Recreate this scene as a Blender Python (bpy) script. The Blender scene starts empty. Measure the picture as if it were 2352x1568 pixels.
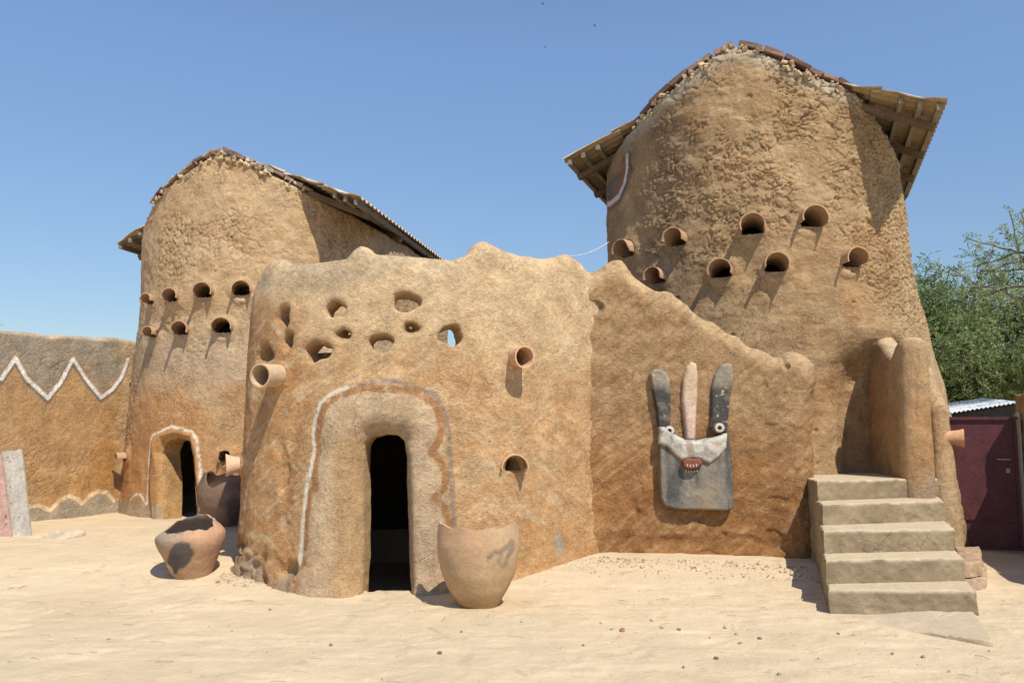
import bpy, bmesh, math, random
import numpy as np
from mathutils import Vector, Matrix
random.seed(7); np.random.seed(7)
C = bpy.context.scene.collection
SC = bpy.context.scene
R = math.radians
# ------------------------------------------------------------------ camera
F, W2, H2, HOR, CAMZ = 1898.0, 1176.0, 784.0, 969.0, 1.6
PITCH = math.atan((HOR-H2)/F)
cp, sp_ = math.cos(PITCH), math.sin(PITCH)
cam = bpy.data.objects.new("camera", bpy.data.cameras.new("camera")); C.objects.link(cam)
cam.data.sensor_width = 22.3; cam.data.lens = F/2352*22.3
cam.location = (0, 0, CAMZ); cam.rotation_euler = (math.pi/2+PITCH, 0, 0)
cam.data.clip_start = 0.05; cam.data.clip_end = 3000
SC.camera = cam
# ------------------------------------------------------------------ sky and sun
SUN = Vector((.36, -.62, 1.0)).normalized()
elev = math.asin(SUN.z); azim = math.atan2(SUN.x, SUN.y)
world = bpy.data.worlds.new("World"); SC.world = world; world.use_nodes = True
wn = world.node_tree.nodes; wl = world.node_tree.links; wn.clear()
wo = wn.new('ShaderNodeOutputWorld'); bg = wn.new('ShaderNodeBackground'); sk = wn.new('ShaderNodeTexSky')
sk.sky_type = 'NISHITA'; sk.sun_disc = False; sk.sun_elevation = elev; sk.sun_rotation = azim
sk.air_density = 1.05; sk.dust_density = 0.05; sk.ozone_density = 3.4; sk.altitude = 200
bg.inputs[1].default_value = 0.145
wtc = wn.new('ShaderNodeTexCoord'); wsx = wn.new('ShaderNodeSeparateXYZ'); wmr = wn.new('ShaderNodeMapRange'); wsc = wn.new('ShaderNodeVectorMath'); wsc.operation = 'SCALE'
wmr.inputs[1].default_value = .0; wmr.inputs[2].default_value = .42; wmr.inputs[3].default_value = .50; wmr.inputs[4].default_value = 1.0      # sky colour scaled down towards the horizon
wl.new(wtc.outputs['Generated'], wsx.inputs[0]); wl.new(wsx.outputs[2], wmr.inputs[0]); wl.new(sk.outputs[0], wsc.inputs[0]); wl.new(wmr.outputs[0], wsc.inputs['Scale'])
wl.new(wsc.outputs[0], bg.inputs[0]); wl.new(bg.outputs[0], wo.inputs[0])
sl = bpy.data.lights.new("sun", 'SUN'); sl.energy = 4.35; sl.angle = R(.53); sl.color = (1, .93, .80)
so = bpy.data.objects.new("sun", sl); C.objects.link(so)
so.rotation_euler = SUN.to_track_quat('Z', 'Y').to_euler(); so.location = (8, -10, 20)
SC.view_settings.view_transform = 'Standard'; SC.view_settings.look = 'None'
SC.view_settings.exposure = 0.24; SC.view_settings.gamma = 1

# ------------------------------------------------------------------ point helpers
def proj(P):
    P = np.asarray(P, float); x, y, z = P[..., 0], P[..., 1], P[..., 2]-CAMZ
    d = y*cp + z*sp_; v = -y*sp_ + z*cp
    return np.stack([W2+F*x/d, H2-F*v/d], -1)
def pt(px, py, Y):
    u = (px-W2)/F; v = (H2-py)/F; ys = cp-v*sp_; zs = sp_+v*cp; t = Y/ys
    return np.array([u*t, Y, CAMZ+zs*t])
def ptz(px, py, z):
    u = (px-W2)/F; v = (H2-py)/F; ys = cp-v*sp_; zs = sp_+v*cp; t = (z-CAMZ)/zs
    return np.array([u*t, ys*t, z])
# ------------------------------------------------------------------ noise
def _h(ix, iy, iz, seed):
    n = (ix.astype(np.int64)*73856093) ^ (iy.astype(np.int64)*19349663) ^ (iz.astype(np.int64)*83492791) ^ (seed*2654435761 & 0x7fffffff)
    n = (n ^ (n >> 13))*1274126177 & 0x7fffffff
    n = (n ^ (n >> 16))*668265263 & 0x7fffffff
    return ((n ^ (n >> 15)) & 0xffffff)/float(0xffffff)
def vn(P, f, seed=0):
    P = np.asarray(P)*np.asarray(f); i = np.floor(P); t = P-i; t = t*t*(3-2*t); i = i.astype(np.int64)
    r = 0
    for a in (0, 1):
        for b in (0, 1):
            for c in (0, 1):
                w = (t[..., 0] if a else 1-t[..., 0])*(t[..., 1] if b else 1-t[..., 1])*(t[..., 2] if c else 1-t[..., 2])
                r = r+w*_h(i[..., 0]+a, i[..., 1]+b, i[..., 2]+c, seed)
    return r*2-1
def fbm(P, f, seed=0, o=3, g=.5):
    r = 0; a = 1; s = 0
    for k in range(o):
        r = r+a*vn(P, np.asarray(f)*2.03**k, seed+k*17); s += a; a *= g
    return r/s
def worley(P, f, seed=0):
    P = np.asarray(P)*np.asarray(f); i = np.floor(P).astype(np.int64)
    F1 = np.full(P.shape[:-1], 9.); F2 = F1.copy(); ID = np.zeros(P.shape[:-1])
    for a in (-1, 0, 1):
        for b in (-1, 0, 1):
            for c in (-1, 0, 1):
                ix, iy, iz = i[..., 0]+a, i[..., 1]+b, i[..., 2]+c
                dx = ix+_h(ix, iy, iz, seed)-P[..., 0]; dy = iy+_h(ix, iy, iz, seed+1)-P[..., 1]; dz = iz+_h(ix, iy, iz, seed+2)-P[..., 2]
                d = np.sqrt(dx*dx+dy*dy+dz*dz); m = d < F1
                F2 = np.where(m, F1, np.minimum(F2, d)); ID = np.where(m, _h(ix, iy, iz, seed+3), ID); F1 = np.where(m, d, F1)
    return F1, F2, ID
def sstep(a, b, x):
    t = np.clip((x-a)/(b-a), 0, 1); return t*t*(3-2*t)
def smax(a, b, k):
    h = np.clip(.5+.5*(a-b)/k, 0, 1); return b*(1-h)+a*h+k*h*(1-h)
def smin(a, b, k): return -smax(-a, -b, k)
def mixc(A, B, w):
    return A*(1-w[..., None])+np.asarray(B)*w[..., None]
# ------------------------------------------------------------------ object helpers
def tag(o, label=None, cat=None, group=None, kind=None):
    if label: o['label'] = label
    if cat: o['category'] = cat
    if group: o['group'] = group
    if kind: o['kind'] = kind
    return o
def empty(name, loc=(0, 0, 0), rz=0):
    o = bpy.data.objects.new(name, None); C.objects.link(o); o.location = loc; o.rotation_euler = (0, 0, rz)
    o.empty_display_size = .2
    return o
def link(name, me, mat, parent=None, world_verts=True):
    o = bpy.data.objects.new(name, me); C.objects.link(o)
    if mat: me.materials.append(mat)
    if parent:
        o.parent = parent
        if world_verts: o.matrix_parent_inverse = (Matrix.Translation(parent.location) @ parent.rotation_euler.to_matrix().to_4x4()).inverted()
    return o
def mesh_np(name, V, Fc, col=None, smooth=True):
    me = bpy.data.meshes.new(name); V = np.ascontiguousarray(V, np.float32); Fc = np.ascontiguousarray(Fc, np.int32)
    k = Fc.shape[1]; me.vertices.add(len(V)); me.vertices.foreach_set('co', V.ravel())
    me.loops.add(Fc.size); me.loops.foreach_set('vertex_index', Fc.ravel())
    me.polygons.add(len(Fc)); me.polygons.foreach_set('loop_start', np.arange(0, Fc.size, k, dtype=np.int32))
    me.polygons.foreach_set('loop_total', np.full(len(Fc), k, np.int32))
    me.polygons.foreach_set('use_smooth', np.full(len(Fc), smooth, bool))
    if col is not None:
        a = me.color_attributes.new('Col', 'FLOAT_COLOR', 'POINT')
        a.data.foreach_set('color', np.concatenate([col, np.ones((len(col), 1))], 1).astype(np.float32).ravel())
    me.update(calc_edges=True); me.validate()
    return me
class MB:
    """collects polygons, builds one mesh"""
    def __init__(s): s.v = []; s.f = []; s.c = []; s.n = 0
    def add(s, V, Fs, col=None):
        V = [tuple(map(float, p)) for p in V]; s.v += V; s.f += [tuple(i+s.n for i in f) for f in Fs]
        s.c += [tuple(col) if col is not None else (1, 1, 1)]*len(V); s.n += len(V)
    def box(s, c, ax, ay, az, h, col=None, jit=0):
        """centre, three unit axes, half sizes"""
        c = np.array(c); V = []
        for k in range(8):
            q = c+np.array(ax)*h[0]*(1 if k & 1 else -1)+np.array(ay)*h[1]*(1 if k & 2 else -1)+np.array(az)*h[2]*(1 if k & 4 else -1)
            V.append(q+np.random.uniform(-jit, jit, 3))
        s.add(V, [(0, 2, 3, 1), (4, 5, 7, 6), (0, 1, 5, 4), (2, 6, 7, 3), (0, 4, 6, 2), (1, 3, 7, 5)], col)
    def tube(s, pts, rad, n=6, col=None):
        pts = [np.array(p, float) for p in pts]; V = []; m = len(pts)
        for i, p in enumerate(pts):
            t = pts[min(i+1, m-1)]-pts[max(i-1, 0)]; t /= np.linalg.norm(t)+1e-9
            a = np.cross(t, (0, 0, 1.)); a = a/np.linalg.norm(a) if np.linalg.norm(a) > .05 else np.array((1., 0, 0)); b = np.cross(t, a)
            r = rad[i] if hasattr(rad, '__len__') else rad
            for k in range(n):
                q = 2*math.pi*k/n; V.append(p+r*(a*math.cos(q)+b*math.sin(q)))
        Fs = [(i*n+k, i*n+(k+1) % n, (i+1)*n+(k+1) % n, (i+1)*n+k) for i in range(m-1) for k in range(n)]
        Fs += [tuple(range(n))[::-1], tuple((m-1)*n+k for k in range(n))]
        s.add(V, Fs, col)
    def build(s, name, mat, parent=None, smooth=False, bevel=0):
        me = bpy.data.meshes.new(name); me.from_pydata(s.v, [], s.f); me.update()
        a = me.color_attributes.new('Col', 'FLOAT_COLOR', 'POINT')
        a.data.foreach_set('color', np.array([c+(1,) for c in s.c], np.float32).ravel())
        bm = bmesh.new(); bm.from_mesh(me); bmesh.ops.recalc_face_normals(bm, faces=bm.faces); bm.to_mesh(me); bm.free()
        me.polygons.foreach_set('use_smooth', [smooth]*len(me.polygons))
        o = link(name, me, mat, parent)
        if bevel:
            b = o.modifiers.new('bevel', 'BEVEL'); b.width = bevel; b.segments = 2; b.limit_method = 'ANGLE'
        return o
# ------------------------------------------------------------------ materials
def mk(name): 
    m = bpy.data.materials.new(name); m.use_nodes = True; nt = m.node_tree; return m, nt, nt.nodes['Principled BSDF']
def nd(nt, t, **kw):
    n = nt.nodes.new(t)
    for k, v in kw.items():
        if k.startswith('i_'): n.inputs[k[2:].replace('_', ' ')].default_value = v
        else: setattr(n, k, v)
    return n
def mud_mat(name, fine=.004, strokes=.0, crack=0., crack_scale=9., lumps=.0, tint=None, rough=.95, var=.16, spec=.12, pits=0.):
    """vertex colour 'Col' x small procedural variation, layered bump (metres)"""
    m, nt, b = mk(name); L = nt.links.new
    tc = nd(nt, 'ShaderNodeTexCoord'); pos = tc.outputs['Object']
    if tint is None: at = nd(nt, 'ShaderNodeVertexColor', layer_name='Col').outputs[0]
    else: at = nd(nt, 'ShaderNodeRGB'); at.outputs[0].default_value = (*tint, 1); at = at.outputs[0]
    n1 = nd(nt, 'ShaderNodeTexNoise', i_Scale=26., i_Detail=6., i_Roughness=.7); L(pos, n1.inputs['Vector'])
    n2 = nd(nt, 'ShaderNodeTexNoise', i_Scale=5., i_Detail=5., i_Roughness=.6); L(pos, n2.inputs['Vector'])
    mp = nd(nt, 'ShaderNodeMapping'); mp.inputs['Scale'].default_value = (24, 24, 46); mp.inputs['Rotation'].default_value = (.5, .65, .3); L(pos, mp.inputs[0])
    n3 = nd(nt, 'ShaderNodeTexNoise', i_Scale=1., i_Detail=6., i_Roughness=.7, i_Distortion=1.6); L(mp.outputs[0], n3.inputs['Vector'])
    def ramp(src, a, c, lo, hi):
        r = nd(nt, 'ShaderNodeMapRange', i_From_Min=a, i_From_Max=c, i_To_Min=lo, i_To_Max=hi); L(src, r.inputs[0]); return r.outputs[0]
    n5 = nd(nt, 'ShaderNodeTexNoise', i_Scale=85., i_Detail=4., i_Roughness=.75); L(pos, n5.inputs['Vector'])
    v1 = ramp(n1.outputs[0], .3, .7, 1-var, 1+var); v2 = ramp(n2.outputs[0], .3, .7, 1-var*.8, 1+var*.8); v3 = ramp(n3.outputs[0], .3, .7, 1-var*.7, 1+var*.7)
    def mul(a, c):
        k = nd(nt, 'ShaderNodeMath', operation='MULTIPLY'); L(a, k.inputs[0]) if not isinstance(a, float) else setattr(k.inputs[0], 'default_value', a)
        L(c, k.inputs[1]) if not isinstance(c, float) else setattr(k.inputs[1], 'default_value', c); return k.outputs[0]
    def add(a, c):
        k = nd(nt, 'ShaderNodeMath', operation='ADD'); L(a, k.inputs[0]); L(c, k.inputs[1]); return k.outputs[0]
    vv = mul(mul(mul(v1, v2), v3), ramp(n5.outputs[0], .35, .65, 1-var*.6, 1+var*.6))
    sc = nd(nt, 'ShaderNodeVectorMath', operation='SCALE'); L(at, sc.inputs[0]); L(vv, sc.inputs['Scale'])
    L(sc.outputs[0], b.inputs['Base Color'])
    b.inputs['Roughness'].default_value = rough; b.inputs['Specular IOR Level'].default_value = spec
    n6 = nd(nt, 'ShaderNodeTexNoise', i_Scale=2.3, i_Detail=3.); L(pos, n6.inputs['Vector']); rgh = ramp(n6.outputs[0], .4, .6, .25, 1.5)
    hgt = mul(mul(n1.outputs[0], float(fine*2)), rgh)
    if fine > .003: hgt = add(hgt, mul(n5.outputs[0], float(fine*.9)))
    if pits:
        vp = nd(nt, 'ShaderNodeTexVoronoi', feature='F1', i_Scale=14., i_Randomness=1.); L(pos, vp.inputs['Vector']); pit = ramp(vp.outputs['Distance'], .05, .16, -1., 0.)
        sel = nd(nt, 'ShaderNodeSeparateColor'); L(vp.outputs['Color'], sel.inputs[0]); pm = ramp(sel.outputs[0], .72, .74, 0., 1.)
        hgt = add(hgt, mul(mul(pit, pm), float(pits)))
    if strokes: hgt = add(hgt, mul(n3.outputs[0], float(strokes*2)))
    if lumps: hgt = add(hgt, mul(n2.outputs[0], float(lumps*2)))
    if crack:
        dv = nd(nt, 'ShaderNodeVectorMath', operation='MULTIPLY_ADD'); L(n2.outputs['Color'], dv.inputs[0]); dv.inputs[1].default_value = (.16, .16, .16); L(pos, dv.inputs[2])
        vo = nd(nt, 'ShaderNodeTexVoronoi', feature='DISTANCE_TO_EDGE', i_Scale=crack_scale); L(dv.outputs[0], vo.inputs['Vector'])
        c1 = ramp(vo.outputs[0], 0., .022, -1., 0.)
        n4 = nd(nt, 'ShaderNodeTexNoise', i_Scale=1.7, i_Detail=3.); L(pos, n4.inputs['Vector'])
        msk = ramp(n4.outputs[0], .56, .64, 0., 1.)
        hgt = add(hgt, mul(mul(c1, msk), float(crack)))
    bu = nd(nt, 'ShaderNodeBump', i_Strength=1., i_Distance=1.); L(hgt, bu.inputs['Height']); L(bu.outputs[0], b.inputs['Normal'])
    return m
M = {}
M['mud'] = mud_mat('mud_plaster', fine=.010, strokes=.007, crack=.011, crack_scale=3.6, lumps=.018, var=.22, pits=.012)
M['mudrough'] = mud_mat('crumbling_mud', fine=.010, strokes=.003, crack=.014, crack_scale=11, lumps=.014, var=.2, pits=.014)
M['ground'] = mud_mat('sandy_ground', fine=.004, strokes=0, lumps=.012, var=.05)
M['clay'] = mud_mat('fired_clay', fine=.0025, strokes=.002, lumps=.004, rough=.85, var=.12, spec=.2)
M['concrete'] = mud_mat('concrete_render', fine=.004, strokes=.003, crack=.006, crack_scale=4, lumps=.005, var=.09)
M['wood'] = mud_mat('old_wood', fine=.002, strokes=.003, var=.22)
M['brick'] = mud_mat('old_brick', fine=.005, lumps=.006, var=.25)
M['paint'] = mud_mat('painted_mud', fine=.003, strokes=.005, lumps=.005, var=.16)
M['gate'] = mud_mat('maroon_metal', fine=.0006, lumps=.002, tint=(.095, .026, .030), var=.3, rough=.55, spec=.4)
M['tin'] = mud_mat('pale_tin', fine=.0005, tint=(.62, .68, .74), var=.05, rough=.45, spec=.5)
M['darkw'] = mud_mat('dark_wall', fine=.004, tint=(.07, .065, .055))
M['bark'] = mud_mat('bark', fine=.006, tint=(.17, .14, .11), var=.3)
M['bird'] = mud_mat('bird_feather', fine=.001, tint=(.03, .03, .04))
M['cable'] = mud_mat('white_cable', fine=.0, tint=(.6, .6, .6))
M['stone'] = mud_mat('stones', fine=.004, lumps=.004, var=.2)
def leaf_mat(name, hue):
    m, nt, b = mk(name); L = nt.links.new
    at = nd(nt, 'ShaderNodeVertexColor', layer_name='Col').outputs[0]
    L(at, b.inputs['Base Color']); b.inputs['Roughness'].default_value = .55; b.inputs['Specular IOR Level'].default_value = .3
    tr = nd(nt, 'ShaderNodeBsdfTranslucent'); L(at, tr.inputs[0]); mx = nd(nt, 'ShaderNodeMixShader'); mx.inputs[0].default_value = .35
    out = nt.nodes['Material Output']; L(b.outputs[0], mx.inputs[1]); L(tr.outputs[0], mx.inputs[2]); L(mx.outputs[0], out.inputs[0])
    return m
M['leaf'] = leaf_mat('feathery_leaves', 0)
PALE = np.array((.575, .435, .275)); OCHRE = np.array((.435, .242, .108)); BROWN = np.array((.29, .150, .070)); GRAY = np.array((.33, .28, .21))
TAN = np.array((.45, .32, .19)); WHITE = np.array((.76, .68, .54)); CHAR = np.array((.06, .058, .056)); RUST = np.array((.40, .19, .075))
# ------------------------------------------------------------------ ground height
def gz(x, y):
    x = np.asarray(x, float); y = np.asarray(y, float)
    z = .2*sstep(7.55, 9.3, y)*(1-.6*sstep(3.6, 5.0, x))
    z = z+.10*sstep(-2.2, -3.2, x)*sstep(9, 10.8, y)
    yin = np.interp(x, [-2.4, -1.9, -1.3, -.9, -.4, .1, .6], [8.7, 8.25, 7.93, 7.95, 8.25, 8.7, 9.2])       # earth floor in the house, sunk to hide its sunlit strip
    z = z-.42*sstep(0, .07, y-yin)*(x > -2.45)*(x < .65)*(y < 11)
    return z
# ------------------------------------------------------------------ curvilinear shells
def catmull(P, n=40):
    P = np.asarray(P, float); P = np.vstack([2*P[0]-P[1], P, 2*P[-1]-P[-2]]); out = []
    for i in range(1, len(P)-2):
        t = np.linspace(0, 1, n, endpoint=False)[:, None]; a, b, c, d = P[i-1], P[i], P[i+1], P[i+2]
        out.append(.5*(2*b+(c-a)*t+(2*a-5*b+4*c-d)*t*t+(3*b-a-3*c+d)*t**3))
    out.append(P[-2][None]); return np.vstack(out)
class Shell:
    """wall described by a plan curve (arc length s), outward offset n and height z; outward = right-hand side when walking along s"""
    def __init__(s, plan, off=None, smooth=True):
        P = catmull(plan) if smooth else np.asarray(plan, float)
        d = np.r_[0, np.cumsum(np.linalg.norm(np.diff(P, axis=0), axis=1))]; s.L = d[-1]; n = int(s.L/.02)+2
        s.S = np.linspace(0, s.L, n); s.X = np.interp(s.S, d, P[:, 0]); s.Y = np.interp(s.S, d, P[:, 1])
        tx = np.gradient(s.X); ty = np.gradient(s.Y); k = np.ones(9)/9
        tx = np.convolve(np.pad(tx, 4, 'edge'), k, 'valid'); ty = np.convolve(np.pad(ty, 4, 'edge'), k, 'valid'); l = np.hypot(tx, ty)
        s.TX = tx/l; s.TY = ty/l; s.off = off or (lambda a, z: 0*a)
        s._pick = None
    def at(s, a, n, z):
        a, n, z = np.broadcast_arrays(a, n, z); n = n+s.off(a, z)
        ex = np.interp(a, s.S, s.TX); ey = np.interp(a, s.S, s.TY)
        q = np.clip(a, 0, s.L); ext = a-q
        return np.stack([np.interp(q, s.S, s.X)+ext*ex+n*ey, np.interp(q, s.S, s.Y)+ext*ey-n*ex, z], -1)
    def normal(s, a): return np.array([np.interp(a, s.S, s.TY), -np.interp(a, s.S, s.TX), 0.])
    def pick(s, px, py):
        if s._pick is None:
            a = np.arange(0, s.L, .02); z = np.arange(0, 6.5, .02); A, Z = np.meshgrid(a, z, indexing='ij')
            Pp = s.at(A, 0*A, Z); Q = proj(Pp); nx = np.interp(A, s.S, s.TY); ny = -np.interp(A, s.S, s.TX)
            back = (nx*Pp[..., 0]+ny*Pp[..., 1]) > 0; Q[back] = 1e6; s._pick = (A, Z, Q)
        A, Z, Q = s._pick; d = (Q[..., 0]-px)**2+(Q[..., 1]-py)**2; k = np.argmin(d)
        i, j = np.unravel_index(k, d.shape)
        q0 = Q[i, j]; ii = min(max(i, 1), d.shape[0]-2); jj = min(max(j, 1), d.shape[1]-2)
        Ja = (Q[ii+1, jj]-Q[ii-1, jj])/.04; Jz = (Q[ii, jj+1]-Q[ii, jj-1])/.04
        if np.abs(Ja).max() < 1e5 and np.abs(Jz).max() < 1e5 and abs(Ja[0]) > 10:
            sol = np.linalg.lstsq(np.stack([Ja, Jz], 1), np.array([px, py])-q0, rcond=None)[0]; sol = np.clip(sol, -.03, .03)
        else: sol = (0, 0)
        return float(A[i, j]+sol[0]), float(Z[i, j]+sol[1])
    def picks(s, pts): return np.array([s.pick(*p) for p in pts])
def seg_dist(A, Z, line):
    """distance from grid points to a polyline in (s,z)"""
    A, Z = np.broadcast_arrays(A, Z); best = np.full(A.shape, 9.)
    for (x0, y0), (x1, y1) in zip(line[:-1], line[1:]):
        dx, dy = x1-x0, y1-y0; l = dx*dx+dy*dy+1e-9; t = np.clip(((A-x0)*dx+(Z-y0)*dy)/l, 0, 1)
        best = np.minimum(best, np.hypot(A-x0-t*dx, Z-y0-t*dy))
    return best
def inside(A, Z, poly):
    A, Z = np.broadcast_arrays(A, Z); r = np.zeros(A.shape, bool); n = len(poly)
    for i in range(n):
        x0, y0 = poly[i]; x1, y1 = poly[(i+1) % n]
        c = ((y0 > Z) != (y1 > Z)) & (A < (x1-x0)*(Z-y0)/((y1-y0) if abs(y1-y0) > 1e-9 else 1e-9)+x0); r ^= c
    return r
def poly_sd(A, Z, poly):
    d = seg_dist(A, Z, list(poly)+[poly[0]]); return np.where(inside(A, Z, poly), -d, d)
def vnormals(V, Fc):
    a = V[Fc[:, 2]]-V[Fc[:, 0]]; b = V[Fc[:, 3]]-V[Fc[:, 1]]; n = np.cross(a, b); N = np.zeros_like(V)
    for k in range(4):
        for c in range(3): N[:, c] += np.bincount(Fc[:, k], n[:, c], len(V))
    return N/(np.linalg.norm(N, axis=1, keepdims=True)+1e-12)
def surface_nets(Fd, ax):
    """Fd<0 inside; ax three coordinate arrays; returns verts, quads (outward)"""
    ins = Fd < 0; sh = tuple(k-1 for k in Fd.shape)
    cnt = np.zeros(sh, np.int8)
    cor = [(a, b, c) for a in (0, 1) for b in (0, 1) for c in (0, 1)]
    def sub(A, a, b, c): return A[a:a+sh[0], b:b+sh[1], c:c+sh[2]]
    for c in cor: cnt += sub(ins, *c)
    act = (cnt > 0) & (cnt < 8); idx = np.full(sh, -1, np.int32); I = np.argwhere(act); idx[act] = np.arange(len(I))
    acc = np.zeros((len(I), 3)); num = np.zeros(len(I))
    for a in cor:
        for k in range(3):
            if a[k]: continue
            b = list(a); b[k] = 1
            fa = Fd[I[:, 0]+a[0], I[:, 1]+a[1], I[:, 2]+a[2]]; fb = Fd[I[:, 0]+b[0], I[:, 1]+b[1], I[:, 2]+b[2]]
            m = (fa < 0) != (fb < 0); t = fa/np.where(m, fa-fb, 1)
            p = np.array(a, float)[None]+np.zeros((len(I), 1)); p[:, k] = t
            acc[m] += p[m]; num[m] += 1
    p = acc/num[:, None]+I; V = np.stack([np.interp(p[:, k], np.arange(len(ax[k])), ax[k]) for k in range(3)], 1)
    Q = []
    for k in range(3):
        sl0 = [slice(None)]*3; sl1 = [slice(None)]*3; sl0[k] = slice(0, -1); sl1[k] = slice(1, None)
        ch = ins[tuple(sl0)] != ins[tuple(sl1)]; E = np.argwhere(ch); o = [q for q in range(3) if q != k]
        E = E[(E[:, o[0]] > 0) & (E[:, o[1]] > 0) & (E[:, o[0]] < sh[o[0]]) & (E[:, o[1]] < sh[o[1]])]
        fl = ins[E[:, 0], E[:, 1], E[:, 2]]
        def g(da, db):
            e = E.copy(); e[:, o[0]] -= da; e[:, o[1]] -= db; return idx[e[:, 0], e[:, 1], e[:, 2]]
        q = np.stack([g(0, 0), g(1, 0), g(1, 1), g(0, 1)], 1)
        if k == 1: fl = ~fl
        q[~fl] = q[~fl][:, ::-1]; Q.append(q)
    Q = np.vstack(Q); Q = Q[(Q >= 0).all(1)]
    return V, Q
def sdf_wall(name, shell, field, srange, nrange, zrange, hs, hn, hz, colour, noise, mat, parent=None):
    a = np.arange(*srange, hs); n = np.arange(*nrange, hn); z = np.arange(*zrange, hz)
    A = a[:, None, None]; N = n[None, :, None]; Z = z[None, None, :]
    Fd = field(A, N, Z).astype(np.float32); Fd = np.broadcast_to(Fd, (len(a), len(n), len(z))).copy()
    V, Q = surface_nets(Fd, (a, n, z))
    P = shell.at(V[:, 0], V[:, 1], V[:, 2]); Nn = vnormals(P, Q)
    # orient outward: compare with field gradient along n on a few verts via radial test
    side = np.sign(V[:, 1]-np.median(V[:, 1])); ref = shell.at(V[:, 0], V[:, 1]+.01, V[:, 2])-P
    if ((Nn*ref).sum(1)*side).sum() < 0: Q = Q[:, ::-1]; Nn = -Nn
    P = P+Nn*noise(P, V)[:, None]
    col = np.clip(colour(P, V, Nn), .01, .95)
    return link(name, mesh_np(name, P, Q, col), mat, parent)
def height_wall(name, shell, svals, zb, zt, nz, disp, colour, mat, parent=None, cut=None, closed=False, cap=.3):
    """outer skin of a wall as a dense grid, with a rounded top that runs inward"""
    a = np.asarray(svals); t = np.linspace(0, 1, nz)
    A, T = np.meshgrid(a, t, indexing='ij'); ZT = zt(a)[:, None]; Z = zb+(ZT-zb)*T
    rnd = .06; n0 = -rnd*(1-np.sqrt(np.clip(1-((Z-(ZT-rnd))/rnd).clip(0, 1)**2, 0, 1)))
    P = shell.at(A, n0, Z); S3 = np.stack([A, n0, Z], -1)
    capn = np.array([-.06, -.14, -.22, -cap]); Ac = np.repeat(a[:, None], len(capn), 1); Zc = np.repeat(ZT, len(capn), 1)+.012*np.array([1, 1.2, 1, 0])
    Pc = shell.at(Ac, np.repeat(capn[None], len(a), 0), Zc); Sc = np.stack([Ac, np.repeat(capn[None], len(a), 0), Zc], -1)
    P = np.concatenate([P, Pc], 1); S3 = np.concatenate([S3, Sc], 1); ni, nj = P.shape[:2]
    i, j = np.meshgrid(np.arange(ni if closed else ni-1), np.arange(nj-1), indexing='ij'); i2 = (i+1) % ni
    Q = np.stack([i*nj+j, i2*nj+j, i2*nj+j+1, i*nj+j+1], -1).reshape(-1, 4)
    P = P.reshape(-1, 3); S3 = S3.reshape(-1, 3)
    if cut is not None:
        c = S3[Q].mean(1); Q = Q[~cut(c[:, 0], c[:, 2])]
    N = vnormals(P, Q); P = P+N*disp(P, S3)[:, None]
    N = vnormals(P, Q); col = np.clip(colour(P, S3, N), .01, .95)
    return link(name, mesh_np(name, P, Q, col), mat, parent)
def pipe(parent, P0, d, r, length, arc=(0, 360), inner=.3, tilt=0, jag=.0, flare=0, th=.014, col=None, name='clay_pipe', label=None, seed=0, chip=None):
    """fired-clay spout: a tube wall (or the upper arc of one) sticking out of the mud"""
    d = np.array(d, float); d[2] += math.tan(R(tilt)); d /= np.linalg.norm(d); X = np.cross(d, (0, 0, 1.)); X /= np.linalg.norm(X); U = np.cross(X, d)
    n = 44; full = arc[1]-arc[0] >= 360; rs = random.Random(seed)
    t = np.linspace(0, 1, 15)*(length+inner)-inner
    V = []; cols = []; cb = np.array(col if col is not None else (.43, .275, .17))
    na = n if full else n+1; an = [R(q) for q in np.linspace(arc[0], arc[1], n+1)[:na]]
    ph = rs.random()*9
    for layer in (0, 1):
        for i, q in enumerate(an):
            ch = jag*(.5+.5*math.sin(q*3+ph))*(.6+.4*math.sin(q*7.3+ph*2))
            if chip: ch += chip[2]*math.exp(-((math.degrees(q)-chip[0])/chip[1])**2)
            for tt in t:
                e = tt if tt < length-.03 else tt-ch
                f = 1+flare*max(0, tt/length)**2 if tt > 0 else 1
                rr = (r-th*layer)*f; e = min(e, length-ch)
                w = 1+.02*math.sin(q*2+ph)
                V.append(np.array(P0)+d*e+(X*math.cos(q)*w+U*math.sin(q))*rr)
                cols.append(cb*(.92+.16*rs.random())+(np.array((.1, .04, .0)) if tt > length-.03 and layer == 0 else 0))
    m = len(t); K = na*m; Fs = []
    for layer in (0, 1):
        for i in range(n if full else n):
            i2 = (i+1) % na
            for j in range(m-1):
                f = (layer*K+i*m+j, layer*K+i2*m+j, layer*K+i2*m+j+1, layer*K+i*m+j+1); Fs.append(f if layer == 0 else f[::-1])
    for i in range(n):
        i2 = (i+1) % na; Fs.append((i*m+m-1, i2*m+m-1, K+i2*m+m-1, K+i*m+m-1))
    if not full:
        for i in (0, na-1):
            for j in range(m-1): Fs.append((i*m+j, i*m+j+1, K+i*m+j+1, K+i*m+j))
    me = mesh_np(name, np.array(V), np.array(Fs), np.array(cols))
    bm = bmesh.new(); bm.from_mesh(me); bmesh.ops.recalc_face_normals(bm, faces=bm.faces); bm.to_mesh(me); bm.free()
    o = link(name, me, M['clay'], parent)
    es = o.modifiers.new('edges', 'EDGE_SPLIT'); es.split_angle = R(50)
    if label: o['label'] = label
    return o
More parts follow.
